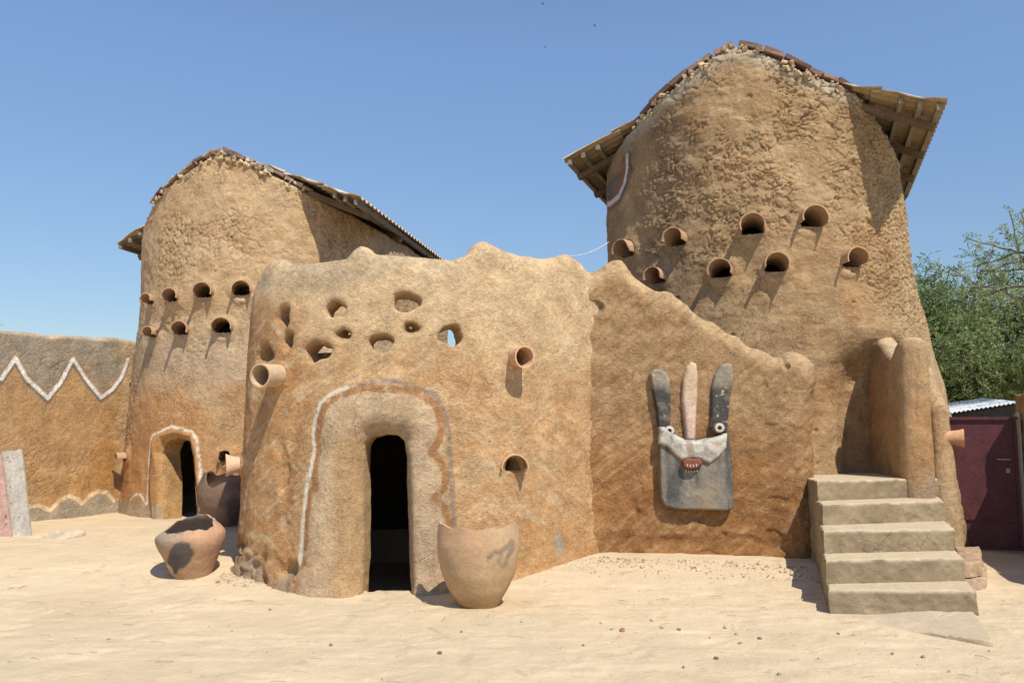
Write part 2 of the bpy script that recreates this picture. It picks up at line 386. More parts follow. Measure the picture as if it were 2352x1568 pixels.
def rough_prism(mb, outline, z0, z1, amp=.006, step=.025, col=(.5, .4, .3), seed=0, rnd=.012, M4=None, ztop=None):
    """extruded outline with rows, softened top edge and irregular faces"""
    O = np.asarray(outline, float); Q = []
    for i in range(len(O)):
        a, b = O[i], O[(i+1) % len(O)]; k = max(1, int(np.linalg.norm(b-a)/step)); Q += [a+(b-a)*j/k for j in range(k)]
    Q = np.array(Q); n = len(Q); area = .5*np.sum(Q[:, 0]*np.roll(Q[:, 1], -1)-np.roll(Q[:, 0], -1)*Q[:, 1])
    T = np.roll(Q, -1, 0)-np.roll(Q, 1, 0); N = np.stack([T[:, 1], -T[:, 0]], 1)*(1 if area > 0 else -1); N /= np.linalg.norm(N, axis=1)[:, None]+1e-9
    rows = [(z0, 0)]; k = max(1, int((z1-z0)/step)); rows += [(z0+(z1-rnd-z0)*j/k, 0) for j in range(1, k+1)]
    rows += [(z1-rnd*.3, -rnd*.35), (z1, -rnd), (z1, -rnd*2.5)]
    V = []
    for zi, (z, off) in enumerate(rows):
        zz = z if ztop is None else z+(ztop(Q)-z1)*(z-z0)/(z1-z0)
        ci = Q.mean(0)-Q; ci /= np.linalg.norm(ci, axis=1)[:, None]+1e-9
        P = np.c_[Q-ci*off, np.full(n, z) if ztop is None else zz]; e = (fbm(P, 9, seed, 3)*amp+np.minimum(0, fbm(P, 22, seed+5, 2))*amp*1.2)
        P[:, :2] += N*e[:, None]; P[:, 2] += (fbm(P, 12, seed+9, 2)*amp*.6 if zi >= len(rows)-3 else 0)
        V.append(P)
    cen = Q.mean(0); zt_ = V[-1][:, 2]
    for f in (.82, .6, .35, .12):
        P = np.c_[cen+(V[len(rows)-1][:, :2]-cen)*f, zt_*0+zt_.mean() if ztop is None else zt_*f+(1-f)*zt_.mean()]; V.append(P)
    V = np.vstack(V); m = len(rows)+4
    Fs = [(j*n+i, j*n+(i+1) % n, (j+1)*n+(i+1) % n, (j+1)*n+i) for j in range(m-1) for i in range(n)]
    Fs.append(tuple((m-1)*n+i for i in range(n)))
    if M4 is not None: V = np.array([list(M4 @ Vector(p)) for p in V])
    mb.add(V, Fs, col)
# ================================================================== GROUND
def make_ground():
    def axis(lo, hi, d, far):
        c = np.arange(lo, hi, d); g = d*1.25**np.arange(1, 44); g = np.cumsum(g); g = g[g < far]
        return np.r_[(lo-g)[::-1], c, hi-d+g]
    x = axis(-6.6, 7.2, .03, 900); y = axis(4.6, 12.0, .03, 900)
    X, Y = np.meshgrid(x, y, indexing='ij'); P = np.stack([X, Y, 0*X], -1)
    Z = gz(X, Y)
    near = sstep(40, 12, np.hypot(X, Y))
    Z = Z+near*(.018*fbm(P, 1.1, 3, 3)+.006*fbm(P, (5, 6, 1), 8, 3))
    rub = np.clip(fbm(P, 2.2, 31, 2)*.6+.35*sstep(8.4, 9.0, Y)-.12, 0, 1)*near        # crumbly soil near the walls
    f1, f2, idd = worley(P, 16, 5); Z = Z+rub*.03*(idd > .45)*np.clip(.55-f1, 0, 1)
    Z = Z+.008*near*np.clip(vn(P, 5.5, 77)-.35, 0, 1)
    # footprints
    rs = random.Random(5)
    for k in range(150):
        fx, fy, an = rs.uniform(-4, 5), rs.uniform(4.9, 8.2), rs.uniform(0, 3.1)
        dx, dy = X-fx, Y-fy; u = (dx*math.cos(an)+dy*math.sin(an))/.14; v = (-dx*math.sin(an)+dy*math.cos(an))/.055
        q = u*u+v*v; Z = Z-.007*np.exp(-q*q)+.004*np.exp(-(q-1.8)**2*2)
    # drift of soil banked against the walls
    P[..., 2] = Z; f = fbm(P, .7, 12, 3); g = fbm(P, 4, 40, 3)
    c = np.array((.572, .455, .305))*(1+.07*f[..., None]+.04*g[..., None])
    c = mixc(c, (.50, .36, .21), np.clip(rub*.55*(idd > .45), 0, 1)); c = mixc(c, (.53, .41, .265), sstep(.0, .5, fbm(P, .6, 51, 3))*.6); c = c*(1+.10*sstep(.1, .5, fbm(P, (2, 9, 1), 53, 3)))[..., None]
    i, j = np.meshgrid(np.arange(len(x)-1), np.arange(len(y)-1), indexing='ij'); n = len(y)
    Q = np.stack([i*n+j, (i+1)*n+j, (i+1)*n+j+1, i*n+j+1], -1).reshape(-1, 4)
    o = link('ground', mesh_np('ground', P.reshape(-1, 3), Q, c.reshape(-1, 3)), M['ground']); tag(o, kind='structure')
make_ground()

# ================================================================== LEFT TOWER
def tower_roof(parent, Cc, az, zr, slope, laL, laR, frontL, frontR, back, capL, capR, axcap, seed, ncourse=3):
    """gable roof of tiled sheets on purlins; local axes: lateral l, axial a (away from the camera)"""
    a = np.array((math.sin(az), math.cos(az), 0)); l = np.array((math.cos(az), -math.sin(az), 0)); up = np.array((0, 0, 1.)); Cc = np.array((*Cc, 0.))
    def W(la, ax, z): return Cc+l*la+a*ax+up*z
    for side, la, fr in ((-1, laL, frontL), (1, laR, frontR)):
        V = []; Fc = []; cols = []; n0 = 0; rs = np.random.RandomState(seed+side)
        for c in range(ncourse):
            u0, u1 = c/ncourse, (c+1)/ncourse+.05
            us = np.linspace(u0, min(u1, 1.0), 7); na = 150
            A = np.linspace(0, 1, na)
            for lay in (0, 1):
                for u in us:
                    L_ = la*u
                    for q in A:
                        fx = axcap+(fr-axcap)*u if u > 0 else axcap
                        ax_ = fx+(back-fx)*q+ (c-1)*.015
                        wv = .024*math.sin(ax_/.16*2*math.pi+c*.4)
                        tk = .035*(ncourse-c)*0+.02
                        z = zr-slope*abs(L_)+.035+.03*(1-(u-u0)/(u1-u0))*(-1)+.03+wv*.9-(.016 if lay else 0)
                        V.append(W(L_, ax_, z)); cols.append(np.array((.50, .44, .35))*(1+.1*rs.randn()*.5) if lay == 0 else np.array((.40, .31, .185)))
            K = len(us)*na; b = n0
            for lay in (0, 1):
                for i in range(len(us)-1):
                    for j in range(na-1):
                        f = [b+lay*K+i*na+j, b+lay*K+(i+1)*na+j, b+lay*K+(i+1)*na+j+1, b+lay*K+i*na+j+1]; Fc.append(f if lay == 0 else f[::-1])
            for i in range(len(us)-1):
                for j in (0, na-1): Fc.append([b+i*na+j, b+(i+1)*na+j, b+K+(i+1)*na+j, b+K+i*na+j])
            for j in range(na-1):
                i = len(us)-1; Fc.append([b+i*na+j, b+i*na+j+1, b+K+i*na+j+1, b+K+i*na+j])
            n0 += 2*K
        me = mesh_np('roof', np.array(V), np.array(Fc), np.clip(np.array(cols), .02, .9))
        bm = bmesh.new(); bm.from_mesh(me); bmesh.ops.recalc_face_normals(bm, faces=bm.faces); bm.to_mesh(me); bm.free()
        ro = link('roof', me, M['wood'], parent); m_ = ro.modifiers.new('e', 'EDGE_SPLIT'); m_.split_angle = R(60)
        # purlins along the axis, their ends showing at the verge
        for k, u in enumerate((.80, .885, .965)):
            L_ = la*u; fx = axcap+(fr-axcap)*u+.04; mb = MB(); z = zr-slope*abs(L_)-.035
            mid = W(L_, (fx+back)/2, z); mb.box(mid, l, a, up, (.028, (back-fx)/2, .035), (.24, .20, .155), .004)
            mb.build('purlin', M['wood'], ro, bevel=.004)
        for k, axk in enumerate(np.linspace((frontL if side < 0 else frontR)+.55, back-.4, 4)):
            mb = MB(); u0_, u1_ = .55, .97; p0 = W(la*u0_, axk, zr-slope*abs(la*u0_)-.11); p1 = W(la*u1_, axk, zr-slope*abs(la*u1_)-.11)
            dd = (p1-p0); L2 = np.linalg.norm(dd); dd /= L2; mb.box((p0+p1)/2, dd, a, np.cross(dd, a), (L2/2, .045, .04), (.16, .115, .08), .006)
            mb.build('rafter', M['wood'], ro, bevel=.004)
    return W
def coping(parent, shell, s0, s1, zt, seed, blen=.26, h=.075, pale=.3):
    mb = MB(); rs = np.random.RandomState(seed); a = s0
    while a < s1:
        ln = blen*rs.uniform(.55, 1.25); am = a+ln/2; P0 = shell.at(a, -.1, zt(np.array(a))); P1 = shell.at(a+ln, -.1, zt(np.array(a+ln)))
        d = P1-P0; L_ = np.linalg.norm(d); d /= L_; n = shell.normal(am); u = np.cross(d, n); u = u if u[2] > 0 else -u
        cb = mixc(np.array((.17, .095, .08)), (.33, .25, .19), np.array(rs.uniform(0, pale)))*rs.uniform(.8, 1.25)
        mb.box((P0+P1)/2+u*(h*.5+.02+rs.uniform(-.008, .01))+n*rs.uniform(-.01, .015), d, n, u, (L_/2*.97, .115, h/2*rs.uniform(.8, 1.1)), cb, .013)
        a += ln*1.01
    # mortar and stone chips bedding the bricks
    for k in range(int((s1-s0)/.035)):
        a = rs.uniform(s0, s1); p = shell.at(a, rs.uniform(-.02, .025), zt(np.array(a))-rs.uniform(-.03, .10)); s = rs.uniform(.012, .04)
        q = rs.normal(size=(3, 3)); q, _ = np.linalg.qr(q)
        mb.box(p, q[0], q[1], q[2], (s, s*.7, s*.5), PALE*rs.uniform(.7, 1.0), s*.25)
    mb.build('coping', M['brick'], parent, bevel=.008)

AZL = R(10); CL = np.array((-3.75, 13.17)); RL = 2.0; ZRL = 5.43; SLL = .427
def stadium(Cc, Rr, az, back, n=64):
    a = np.array((math.sin(az), math.cos(az))); l = np.array((math.cos(az), -math.sin(az))); P = []
    P += [Cc-l*Rr+a*(back*(1-k/12)) for k in range(12)]
    P += [Cc-l*Rr*math.cos(t)-a*Rr*math.sin(t) for t in np.linspace(0, math.pi, n)]
    P += [Cc+l*Rr+a*(back*k/12) for k in range(1, 13)]
    P += [Cc+l*Rr*(1-k/10)+a*back for k in range(1, 10)]
    return np.array(P+[P[0]])
def lat_of(shell, a, Cc, az):
    P = shell.at(np.asarray(a, float), 0*np.asarray(a, float), 0*np.asarray(a, float)); l = (math.cos(az), -math.sin(az))
    return (P[..., 0]-Cc[0])*l[0]+(P[..., 1]-Cc[1])*l[1]
def gable_top(shell, Cc, az, zr, slope):
    def f(a):
        la = lat_of(shell, a, Cc, az); return zr-slope*np.sqrt(la*la+.008)-.04
    return f
tL = Shell(stadium(CL, RL, AZL, 3.2), off=lambda a, z: .10*np.exp(-(z-.2)/.5)+.03*(3-z)/3+.015*np.sin(z*2.1+a)+sstep(5.6, 3.6, a)*(.06+.14*sstep(4.2, .4, z)), smooth=False)
ztL = gable_top(tL, CL, AZL, ZRL, SLL)
left_tower = tag(empty('granary_tower', (-3.75, 13.17, .2)), 'smaller round mud tower on the left with an arched doorway, behind the low zigzag wall', 'mud tower', 'mud granary towers')
PL_px = [(350, 688, 31), (402, 680, 38), (473, 669, 42), (556, 664, 42), (357, 764, 31), (421, 755, 40), (513, 749, 44)]
PL = [(*tL.pick(x, y+w*.12), w/2/1898*11.7) for x, y, w in PL_px]
PLx = [(*tL.pick(292, 1050), .085), (*tL.pick(524, 1050), .11)]
doorL = tL.picks([(372, 1215), (374, 1100), (368, 1040), (378, 1012), (405, 1003), (432, 1010), (441, 1045), (447, 1120), (451, 1215)])
frameL = [tL.picks([(345, 1215), (343, 1100), (350, 1010), (375, 985), (410, 978), (440, 990), (455, 1030), (462, 1100), (466, 1215)])]
scalL = tL.picks([(298, 1150), (312, 1135), (325, 1135), (338, 1160), (341, 1100), (344, 1050), (350, 1000), (372, 990), (395, 978), (418, 985), (440, 990), (453, 1010), (457, 1050), (462, 1080), (460, 1095), (466, 1120), (473, 1150)])
def dispL(P, S3):
    a, z = S3[:, 0], S3[:, 2]; r = .03*fbm(P, 1.5, 1, 3)+.007*fbm(P, 9, 4, 2)
    f1, f2, idd = worley(P, (10, 10, 12), 3); up = sstep(2.3, 3.3, z+.5*fbm(P, 1.2, 9, 2))
    pm = sstep(-.3, .4, fbm(P, 2.1, 33, 3)); r = r+up*(.014*(idd-.5)*pm-.028*sstep(.12, .0, f2-f1)*(idd > .3)*pm+.010*fbm(P, 14, 6, 3))
    r = r-.012*sstep(.06, 0, f2-f1)*sstep(.15, .4, fbm(P, .9, 61, 2))
    d = poly_sd(a, z, frameL[0]); r = r+.05*sstep(.03, -.10, d)
    dd = poly_sd(a, z, doorL); r = r-.10*sstep(.07, -.02, dd)
    for s, zz, rr in PL+PLx: r = r+.03*np.exp(-((np.hypot(a-s, z-zz)-rr*1.05)/.05)**2)
    return r
def colL(P, S3, N):
    a, z = S3[:, 0], S3[:, 2]; f = fbm(P, 1.3, 22, 4); g = fbm(P, 4, 23, 3)
    c = TAN*1.04+0*P; c = mixc(c, PALE*.92, sstep(-.1, .4, g)*.55); c = mixc(c, OCHRE, sstep(2.7, 1.6, z+.8*f)*sstep(-.35, .35, f+.25)*.95)
    c = mixc(c, np.array((.47, .39, .29)), sstep(1.7, 2.4, z+.4*g)*sstep(3.2, 2.5, z)*.6)
    c = mixc(c, BROWN, sstep(.1, .6, fbm(P, (3, 3, 1.2), 29, 3))*sstep(2.4, 1.2, z)*.5)
    c = mixc(c, GRAY*1.05, sstep(.55, .40, z+.1*g)*.8)
    c = c*np.array((1.08, 1.02, .96)); d = seg_dist(a, z, scalL); w = sstep(.06, .03, d); c = mixc(c, (.42, .24, .12), w*.6); c = mixc(c, WHITE*.95, sstep(.026, .012, d)*sstep(-.5, 0, fbm(P, 20, 8, 2)))
    dd = poly_sd(a, z, doorL); c = mixc(c, np.array((.48, .29, .125)), sstep(.04, .0, dd)); 
    return c
def cutL(a, z):
    m = poly_sd(a, z, doorL) < -.01
    for s, zz, rr in PL+PLx: m |= (np.hypot(a-s, z-zz) < rr*.86) & (z > zz-.42*rr)
    return m
sv = np.r_[np.arange(0, 3.2, .12), np.arange(3.2, 3.2+math.pi*2+1.2, .0145), np.arange(3.2+math.pi*2+1.2, tL.L, .12)]
height_wall('wall', tL, sv, -.05, ztL, 330, dispL, colL, M['mudrough'], left_tower, cut=cutL)
def door_reveal(shell, poly, depth, parent, lean, mat, colf, name='door_reveal', back=None):
    """inner jambs: the outline swept inwards through the wall"""
    poly = np.array(poly); pts = []
    for i in range(len(poly)-1):
        for t in np.linspace(0, 1, 14, endpoint=False): pts.append(poly[i]*(1-t)+poly[i+1]*t)
    pts.append(poly[-1]); pts = np.array(pts); m = len(pts); ns = np.linspace(0.0, -depth, 20); V = []
    cx = pts[:, 0].mean()
    for k, n in enumerate(ns):
        t = k/19; pa = pts[:, 0]+(lean[0]*(pts[:, 0] < cx)+lean[1]*(pts[:, 0] >= cx))*t; pz = pts[:, 1]-lean[2]*t*(pts[:, 1] > .9*pts[:, 1].max())
        V.append(shell.at(pa, np.full(m, n-.03), pz))
    V = np.array(V); V = V+fbm(V, 5, 3, 3)[..., None]*np.array((.010, .010, .010)); V = V.reshape(-1, 3)
    Q = [(k*m+i, k*m+i+1, (k+1)*m+i+1, (k+1)*m+i) for k in range(19) for i in range(m-1)]
    return link(name, mesh_np(name, V, np.array(Q), np.clip(colf(V), .01, .9)), mat, parent)
door_reveal(tL, doorL, .27, left_tower, (.02, .0, .02), M['mud'], lambda V: np.array((.46, .275, .12))*(1+.12*fbm(V, 4, 3, 3)[:, None]))
cps = lambda sh, lo, hi, Cc, az: [float(np.interp(v, lat_of(sh, np.linspace(3.2, 3.2+math.pi*sh.R, 200), Cc, az), np.linspace(3.2, 3.2+math.pi*sh.R, 200))) for v in (lo, hi)]
tL.R = RL; s0, s1 = cps(tL, -1.45, 1.35, CL, AZL)
coping(left_tower, tL, s0, s1, ztL, 4, blen=.15, h=.045, pale=1.8)
tower_roof(left_tower, CL, AZL, ZRL, SLL, -2.48, 2.12, -.7, -2.1, 3.35, 0, 0, -1.35, 11)
for k, (s, z, rr) in enumerate(PL):
    pipe(left_tower, tL.at(s, 0, z), tL.normal(s)*.6+np.array((.18, -.36, 0)), rr, .16+.05*((k*37) % 5)/5, arc=(-16-k*3 % 9, 190+k*5 % 14), tilt=2, jag=.01, seed=k, inner=.35)
pipe(left_tower, tL.at(PLx[0][0], 0, PLx[0][1]), tL.normal(PLx[0][0])+np.array((.3, 0, 0)), .075, .16, arc=(-10, 190), seed=21, label='small clay pipe low beside the doorway')
pipe(left_tower, tL.at(PLx[1][0], 0, PLx[1][1]), tL.normal(PLx[1][0]), .11, .17, arc=(-30, 200), jag=.05, seed=22, chip=(10, 40, .09), label='broken clay pipe low beside the doorway')

def added_ceiling(parent, Cc, az, Rr, back, z):  # unseen slab added to keep skylight out of the tower interior
    P = stadium(Cc, Rr, az, back, 24)[:-1]; mb = MB(); n = len(P)
    mb.add([(p[0], p[1], z) for p in P]+[(p[0], p[1], z+.12) for p in P], [tuple(range(n)), tuple(range(n, 2*n))]+[(i, (i+1) % n, n+(i+1) % n, n+i) for i in range(n)], (.12, .09, .07)); mb.build('added_ceiling', M['mudrough'], parent)
added_ceiling(left_tower, CL, AZL, RL-.06, 3.1, 4.2)
# ================================================================== RIGHT TOWER
AZR = R(20); CR = np.array((3.416, 11.61)); RR = 2.04; ZRR = 6.23; SLR = .449
def offR(a, z):
    rt = sstep(2.2+math.pi*2.04*.62, 2.2+math.pi*2.04*.92, a)
    fl = np.interp(z, [0, 1.4, 2.0, 2.8, 3.85, 4.8, 7], [.50, .38, .32, .16, -.02, -.09, -.09])
    rec = sstep(RECS-.75, RECS, a)*sstep(RECS+.6, RECS+.3, a)*sstep(2.75, 2.0, z)*sstep(-1, -.5, z)
    return .03*(2.5-z)/2.5*sstep(5, 1, z)+.13*np.exp(-(z-.1)/.45)*(1-rt)+.02*np.sin(a*2.3+z*1.7)+rt*fl-.42*rec
RECS = 6.95
tR = Shell(stadium(CR, RR, AZR, 2.2), off=offR, smooth=False); tR.R = RR
def ztR(a):
    la = lat_of(tR, a, CR, AZR); return ZRR-SLR*np.sqrt(la*la+.03)-.02+.03*np.sin(la*2.2+1)
right_tower = tag(empty('granary_tower', (3.416, 11.61, .2)), 'taller round mud tower on the right with cracked plaster, behind the concrete steps', 'mud tower', 'mud granary towers')
PR_px = [(1443, 572, 56), (1559, 548, 52), (1728, 519, 58), (1862, 502, 60), (1513, 634, 50), (1657, 619, 56), (1780, 607, 54), (1951, 596, 54)]
PR = [(*tR.pick(x, y+w*.12), w/2/1898*(9.75 if 1500 < x < 1900 else 10.1)*1.0) for x, y, w in PR_px]
murR = tR.picks([(1440, 350), (1441, 385), (1434, 420), (1421, 450), (1402, 468), (1392, 470)])
def dispR(P, S3):
    a, z = S3[:, 0], S3[:, 2]; la = P[:, 0]
    r = .035*fbm(P, 1.2, 1, 3)+.012*fbm(P, 4, 2, 3)+.004*fbm(P, 22, 5, 2)
    zone = sstep(3.2, 3.9, z+.35*fbm(P, 1.4, 8, 2)+.9*sstep(3.6, 4.9, la))*sstep(1.4, 2.1, la)
    W3 = P+.05*np.stack([fbm(P, 5, 70, 2), fbm(P, 5, 71, 2), fbm(P, 5, 72, 2)], 1)
    f1, f2, i1 = worley(W3, (5.5, 5.5, 8), 3); g1, g2, i2 = worley(W3, (13, 13, 17), 13); fine = sstep(3.9, 4.6, la+.4*fbm(P, 1.3, 18, 2))
    pm = sstep(-.35, .35, fbm(P, 1.7, 33, 3)); pn = sstep(-.3, .2, fbm(P, 3.1, 35, 2))
    big = .030*(i1-.5)*pm-.045*sstep(.08, 0, f2-f1)*(i1 > .3)*pm+(.018*(i2-.5)-.028*sstep(.14, 0, g2-g1)*(i2 > .35))*pn+.016*fbm(P, (5, 5, 11), 37, 4)
    sml = .020*(i2-.5)-.028*sstep(.16, 0, g2-g1)+.012*fbm(P, 26, 15, 2)
    r = r+zone*(big*(1-fine)+sml*fine)+zone*.012*fbm(P, 12, 19, 3)
    r = r+(1-zone)*(.012*np.abs(fbm(P, (5, 5, 9), 44, 3))-.010*sstep(.04, 0, f2-f1)*sstep(.3, .55, fbm(P, 1.1, 47, 2)))+.010*fbm(P, (4, 4, 8), 48, 3)
    r = r-.02*sstep(.72, .8, fbm(P, 8, 55, 1))
    for s, zz, rr in PR: r = r+.035*np.exp(-((np.hypot(a-s, z-zz)-rr*1.1)/.055)**2)*(1-.4*zone)
    return r
def colR(P, S3, N):
    a, z = S3[:, 0], S3[:, 2]; f = fbm(P, 1.1, 22, 4); g = fbm(P, (5, 5, 8), 23, 3)
    c = TAN*1.0+0*P; c = mixc(c, PALE*.95, sstep(-.05, .5, g)*.6); c = mixc(c, OCHRE*.98, sstep(-.2, .5, f+.2-.12*z+.2*vn(P, 3, 9))*.75)
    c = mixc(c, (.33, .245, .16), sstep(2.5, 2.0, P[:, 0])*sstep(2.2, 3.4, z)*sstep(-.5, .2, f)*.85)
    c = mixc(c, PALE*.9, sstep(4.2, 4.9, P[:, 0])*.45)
    c = c*np.array((.86, .81, .74))
    c = mixc(c, (.50, .45, .36), sstep(.25, .0, ztR(a)-z-.05+.12*g)*.6)
    d = seg_dist(a, z, murR); ins = sstep(.0, .05, -(a-np.interp(z, murR[::-1, 1], murR[::-1, 0])))*sstep(murR[-1, 1]-.03, murR[-1, 1]+.1, z)*sstep(5.1, 4.95, z)
    near = (a < murR[:, 0].max()+.3)&(z < 5.2)&(z > 3.9)
    c = mixc(c, (.17, .165, .15), near*ins*.85); c = mixc(c, (.13, .11, .095), sstep(.16, .07, d)*near*.8); c = mixc(c, (.33, .16, .09), sstep(.10, .07, seg_dist(a+.09, z, murR))*near)
    c = mixc(c, (.72, .70, .66), sstep(.042, .03, d)*near)
    return c
def cutR(a, z):
    m = np.zeros(a.shape, bool)
    for s, zz, rr in PR: m |= (np.hypot(a-s, z-zz) < rr*.88) & (z > zz-.42*rr)
    return m
s_end = 2.2+math.pi*RR
sv = np.r_[np.arange(0, 1.9, .12), np.arange(1.9, s_end+.7, .0125), np.arange(s_end+.7, tR.L, .12)]
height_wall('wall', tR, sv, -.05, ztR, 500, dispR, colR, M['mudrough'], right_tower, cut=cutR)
added_ceiling(right_tower, CR, AZR, RR-.12, 2.1, 4.75)
grid = np.linspace(2.2, s_end, 300); lr = lat_of(tR, grid, CR, AZR)
coping(right_tower, tR, float(np.interp(-1.5, lr, grid)), float(np.interp(1.3, lr, grid)), ztR, 9, blen=.26, h=.068, pale=.5)
tower_roof(right_tower, CR, AZR, ZRR-.03, SLR, -2.36, 2.30, -1.49, -1.92, 2.35, 0, 0, -1.25, 31)
for k, (s, z, rr) in enumerate(PR):
    pipe(right_tower, tR.at(s, 0, z), tR.normal(s)*.75+np.array((-.05, -.25, 0)), rr, .17+.06*((k*29) % 5)/5, arc=(-14-k*4 % 12, 190+k*5 % 16), tilt=3, jag=.012, seed=40+k, inner=.4,
         chip=(200, 30, .05) if k in (0, 7) else None)

# ================================================================== FRONT HOUSE
house_plan = [(-2.95, 11.3), (-2.93, 10.2), (-2.88, 9.2), (-2.80, 8.72), (-2.58, 8.38), (-2.25, 8.12), (-1.85, 7.98), (-1.30, 7.92), (-.85, 7.97), (-.45, 8.10), (.02, 8.38), (.47, 8.78), (.93, 9.24), (1.12, 9.45)]
def offH(a, z): return .07*sstep(2.4, 1.4, a)*sstep(.3, 1.3, z)+.04*(2-z)/2+.10*np.exp(-(z-.0)/.35)*sstep(7.5, 6.8, a)-.04*sstep(2.7, 3.4, z)
hs = Shell(house_plan, off=offH)
house = tag(empty('mud_house', (-1.2, 8.6, .1)), 'front mud building with small round openings, curved parapet and a tall narrow doorway', 'mud house')
def crest(shell, px, extra=0):
    """heights of the wall top from the skyline: at each plan position the parapet is as high as measured there"""
    a = np.arange(0, shell.L, .02); out = []
    P1 = proj(shell.at(a, -.13+0*a, 0*a+2.5)); P2 = proj(shell.at(a, -.13+0*a, 0*a+3.5))
    for x, y in px:
        xx = P1[:, 0]; k = [i for i in range(len(a)-1) if (xx[i]-x)*(xx[i+1]-x) <= 0 and xx[i+1] > xx[i]]
        if not k: continue
        i = k[-1]; out.append((a[i], 2.5+(y-P1[i, 1])/(P2[i, 1]-P1[i, 1])))
    return np.array(out)
topH = crest(hs, [(603, 650), (612, 612), (628, 597), (645, 601), (665, 612), (700, 609), (750, 602), (795, 597), (812, 576), (826, 567), (842, 573), (860, 586), (900, 589), (940, 591), (1000, 596), (1040, 600), (1078, 588), (1098, 566), (1118, 559), (1140, 566), (1165, 579), (1200, 589), (1250, 595), (1285, 592), (1310, 588), (1330, 600), (1345, 620), (1362, 628)])
aL = topH[0, 0]
TH = np.vstack([[(0, 2.7), (max(aL-.9, .1), 2.78), (aL-.45, 2.9), (aL-.2, 3.02)], topH, [(hs.L+.5, topH[-1, 1]-.05)]])
def Htop(a): return np.interp(a, TH[:, 0], TH[:, 1])
doorH = hs.picks([(829, 1400), (829, 1300), (829, 1150), (829, 1060), (832, 1020), (848, 1000), (880, 994), (915, 998), (932, 1012), (938, 1050), (940, 1150), (944, 1260), (950, 1400)])
doorH[0, 1] = doorH[-1, 1] = -.7
porch = hs.picks([(690, 1350), (700, 1180), (722, 1040), (735, 940), (775, 900), (830, 880), (885, 875), (950, 890), (1000, 925), (1022, 980), (1022, 1050), (1028, 1150), (1030, 1250), (1030, 1340)])
porch[0, 1] = porch[-1, 1] = -.7
dsc = (doorH[:, 0].min()+doorH[:, 0].max())/2
holes_px = [(648, 730, 27, 52, 0, 0), (770, 709, 42, 34, 1, 0), (932, 692, 54, 36, 1, 0), (660, 783, 23, 36, 0, 0), (607, 812, 28, 40, 0, 0), (728, 800, 54, 40, 1, 1),
            (787, 768, 34, 22, .5, 0), (875, 782, 50, 32, 1, 1), (945, 754, 33, 22, .5, 0), (1037, 768, 46, 36, 1, 0)]
HO = []
for (x, y, w, h, thr, tri) in holes_px:
    s, z = hs.pick(x, y); s1, _ = hs.pick(x-w/2, y); s2, _ = hs.pick(x+w/2, y); _, z1 = hs.pick(x, y-h/2); _, z2 = hs.pick(x, y+h/2)
    HO.append((s, z, max(abs(s2-s1)/2, .035)*1.1, max(abs(z2-z1)/2, .035)*1.12, thr, tri))
HP_px = [(642, 862, 25), (1182, 821, 22), (1180, 1072, 30), (552, 1066, 20)]
HPi = []
for x, y, r in HP_px:
    s, z = hs.pick(x, y); HPi.append((s, z, r/1898*8.5))
dents = [(*hs.pick(x, y), r) for x, y, r in ((776, 850, .05), (846, 850, .05), (925, 840, .09), (952, 845, .07))]
KNH = [(*hs.pick(628, 622), .10), (*hs.pick(825, 596), .10), (*hs.pick(1119, 592), .13), (*hs.pick(1312, 612), .10)]
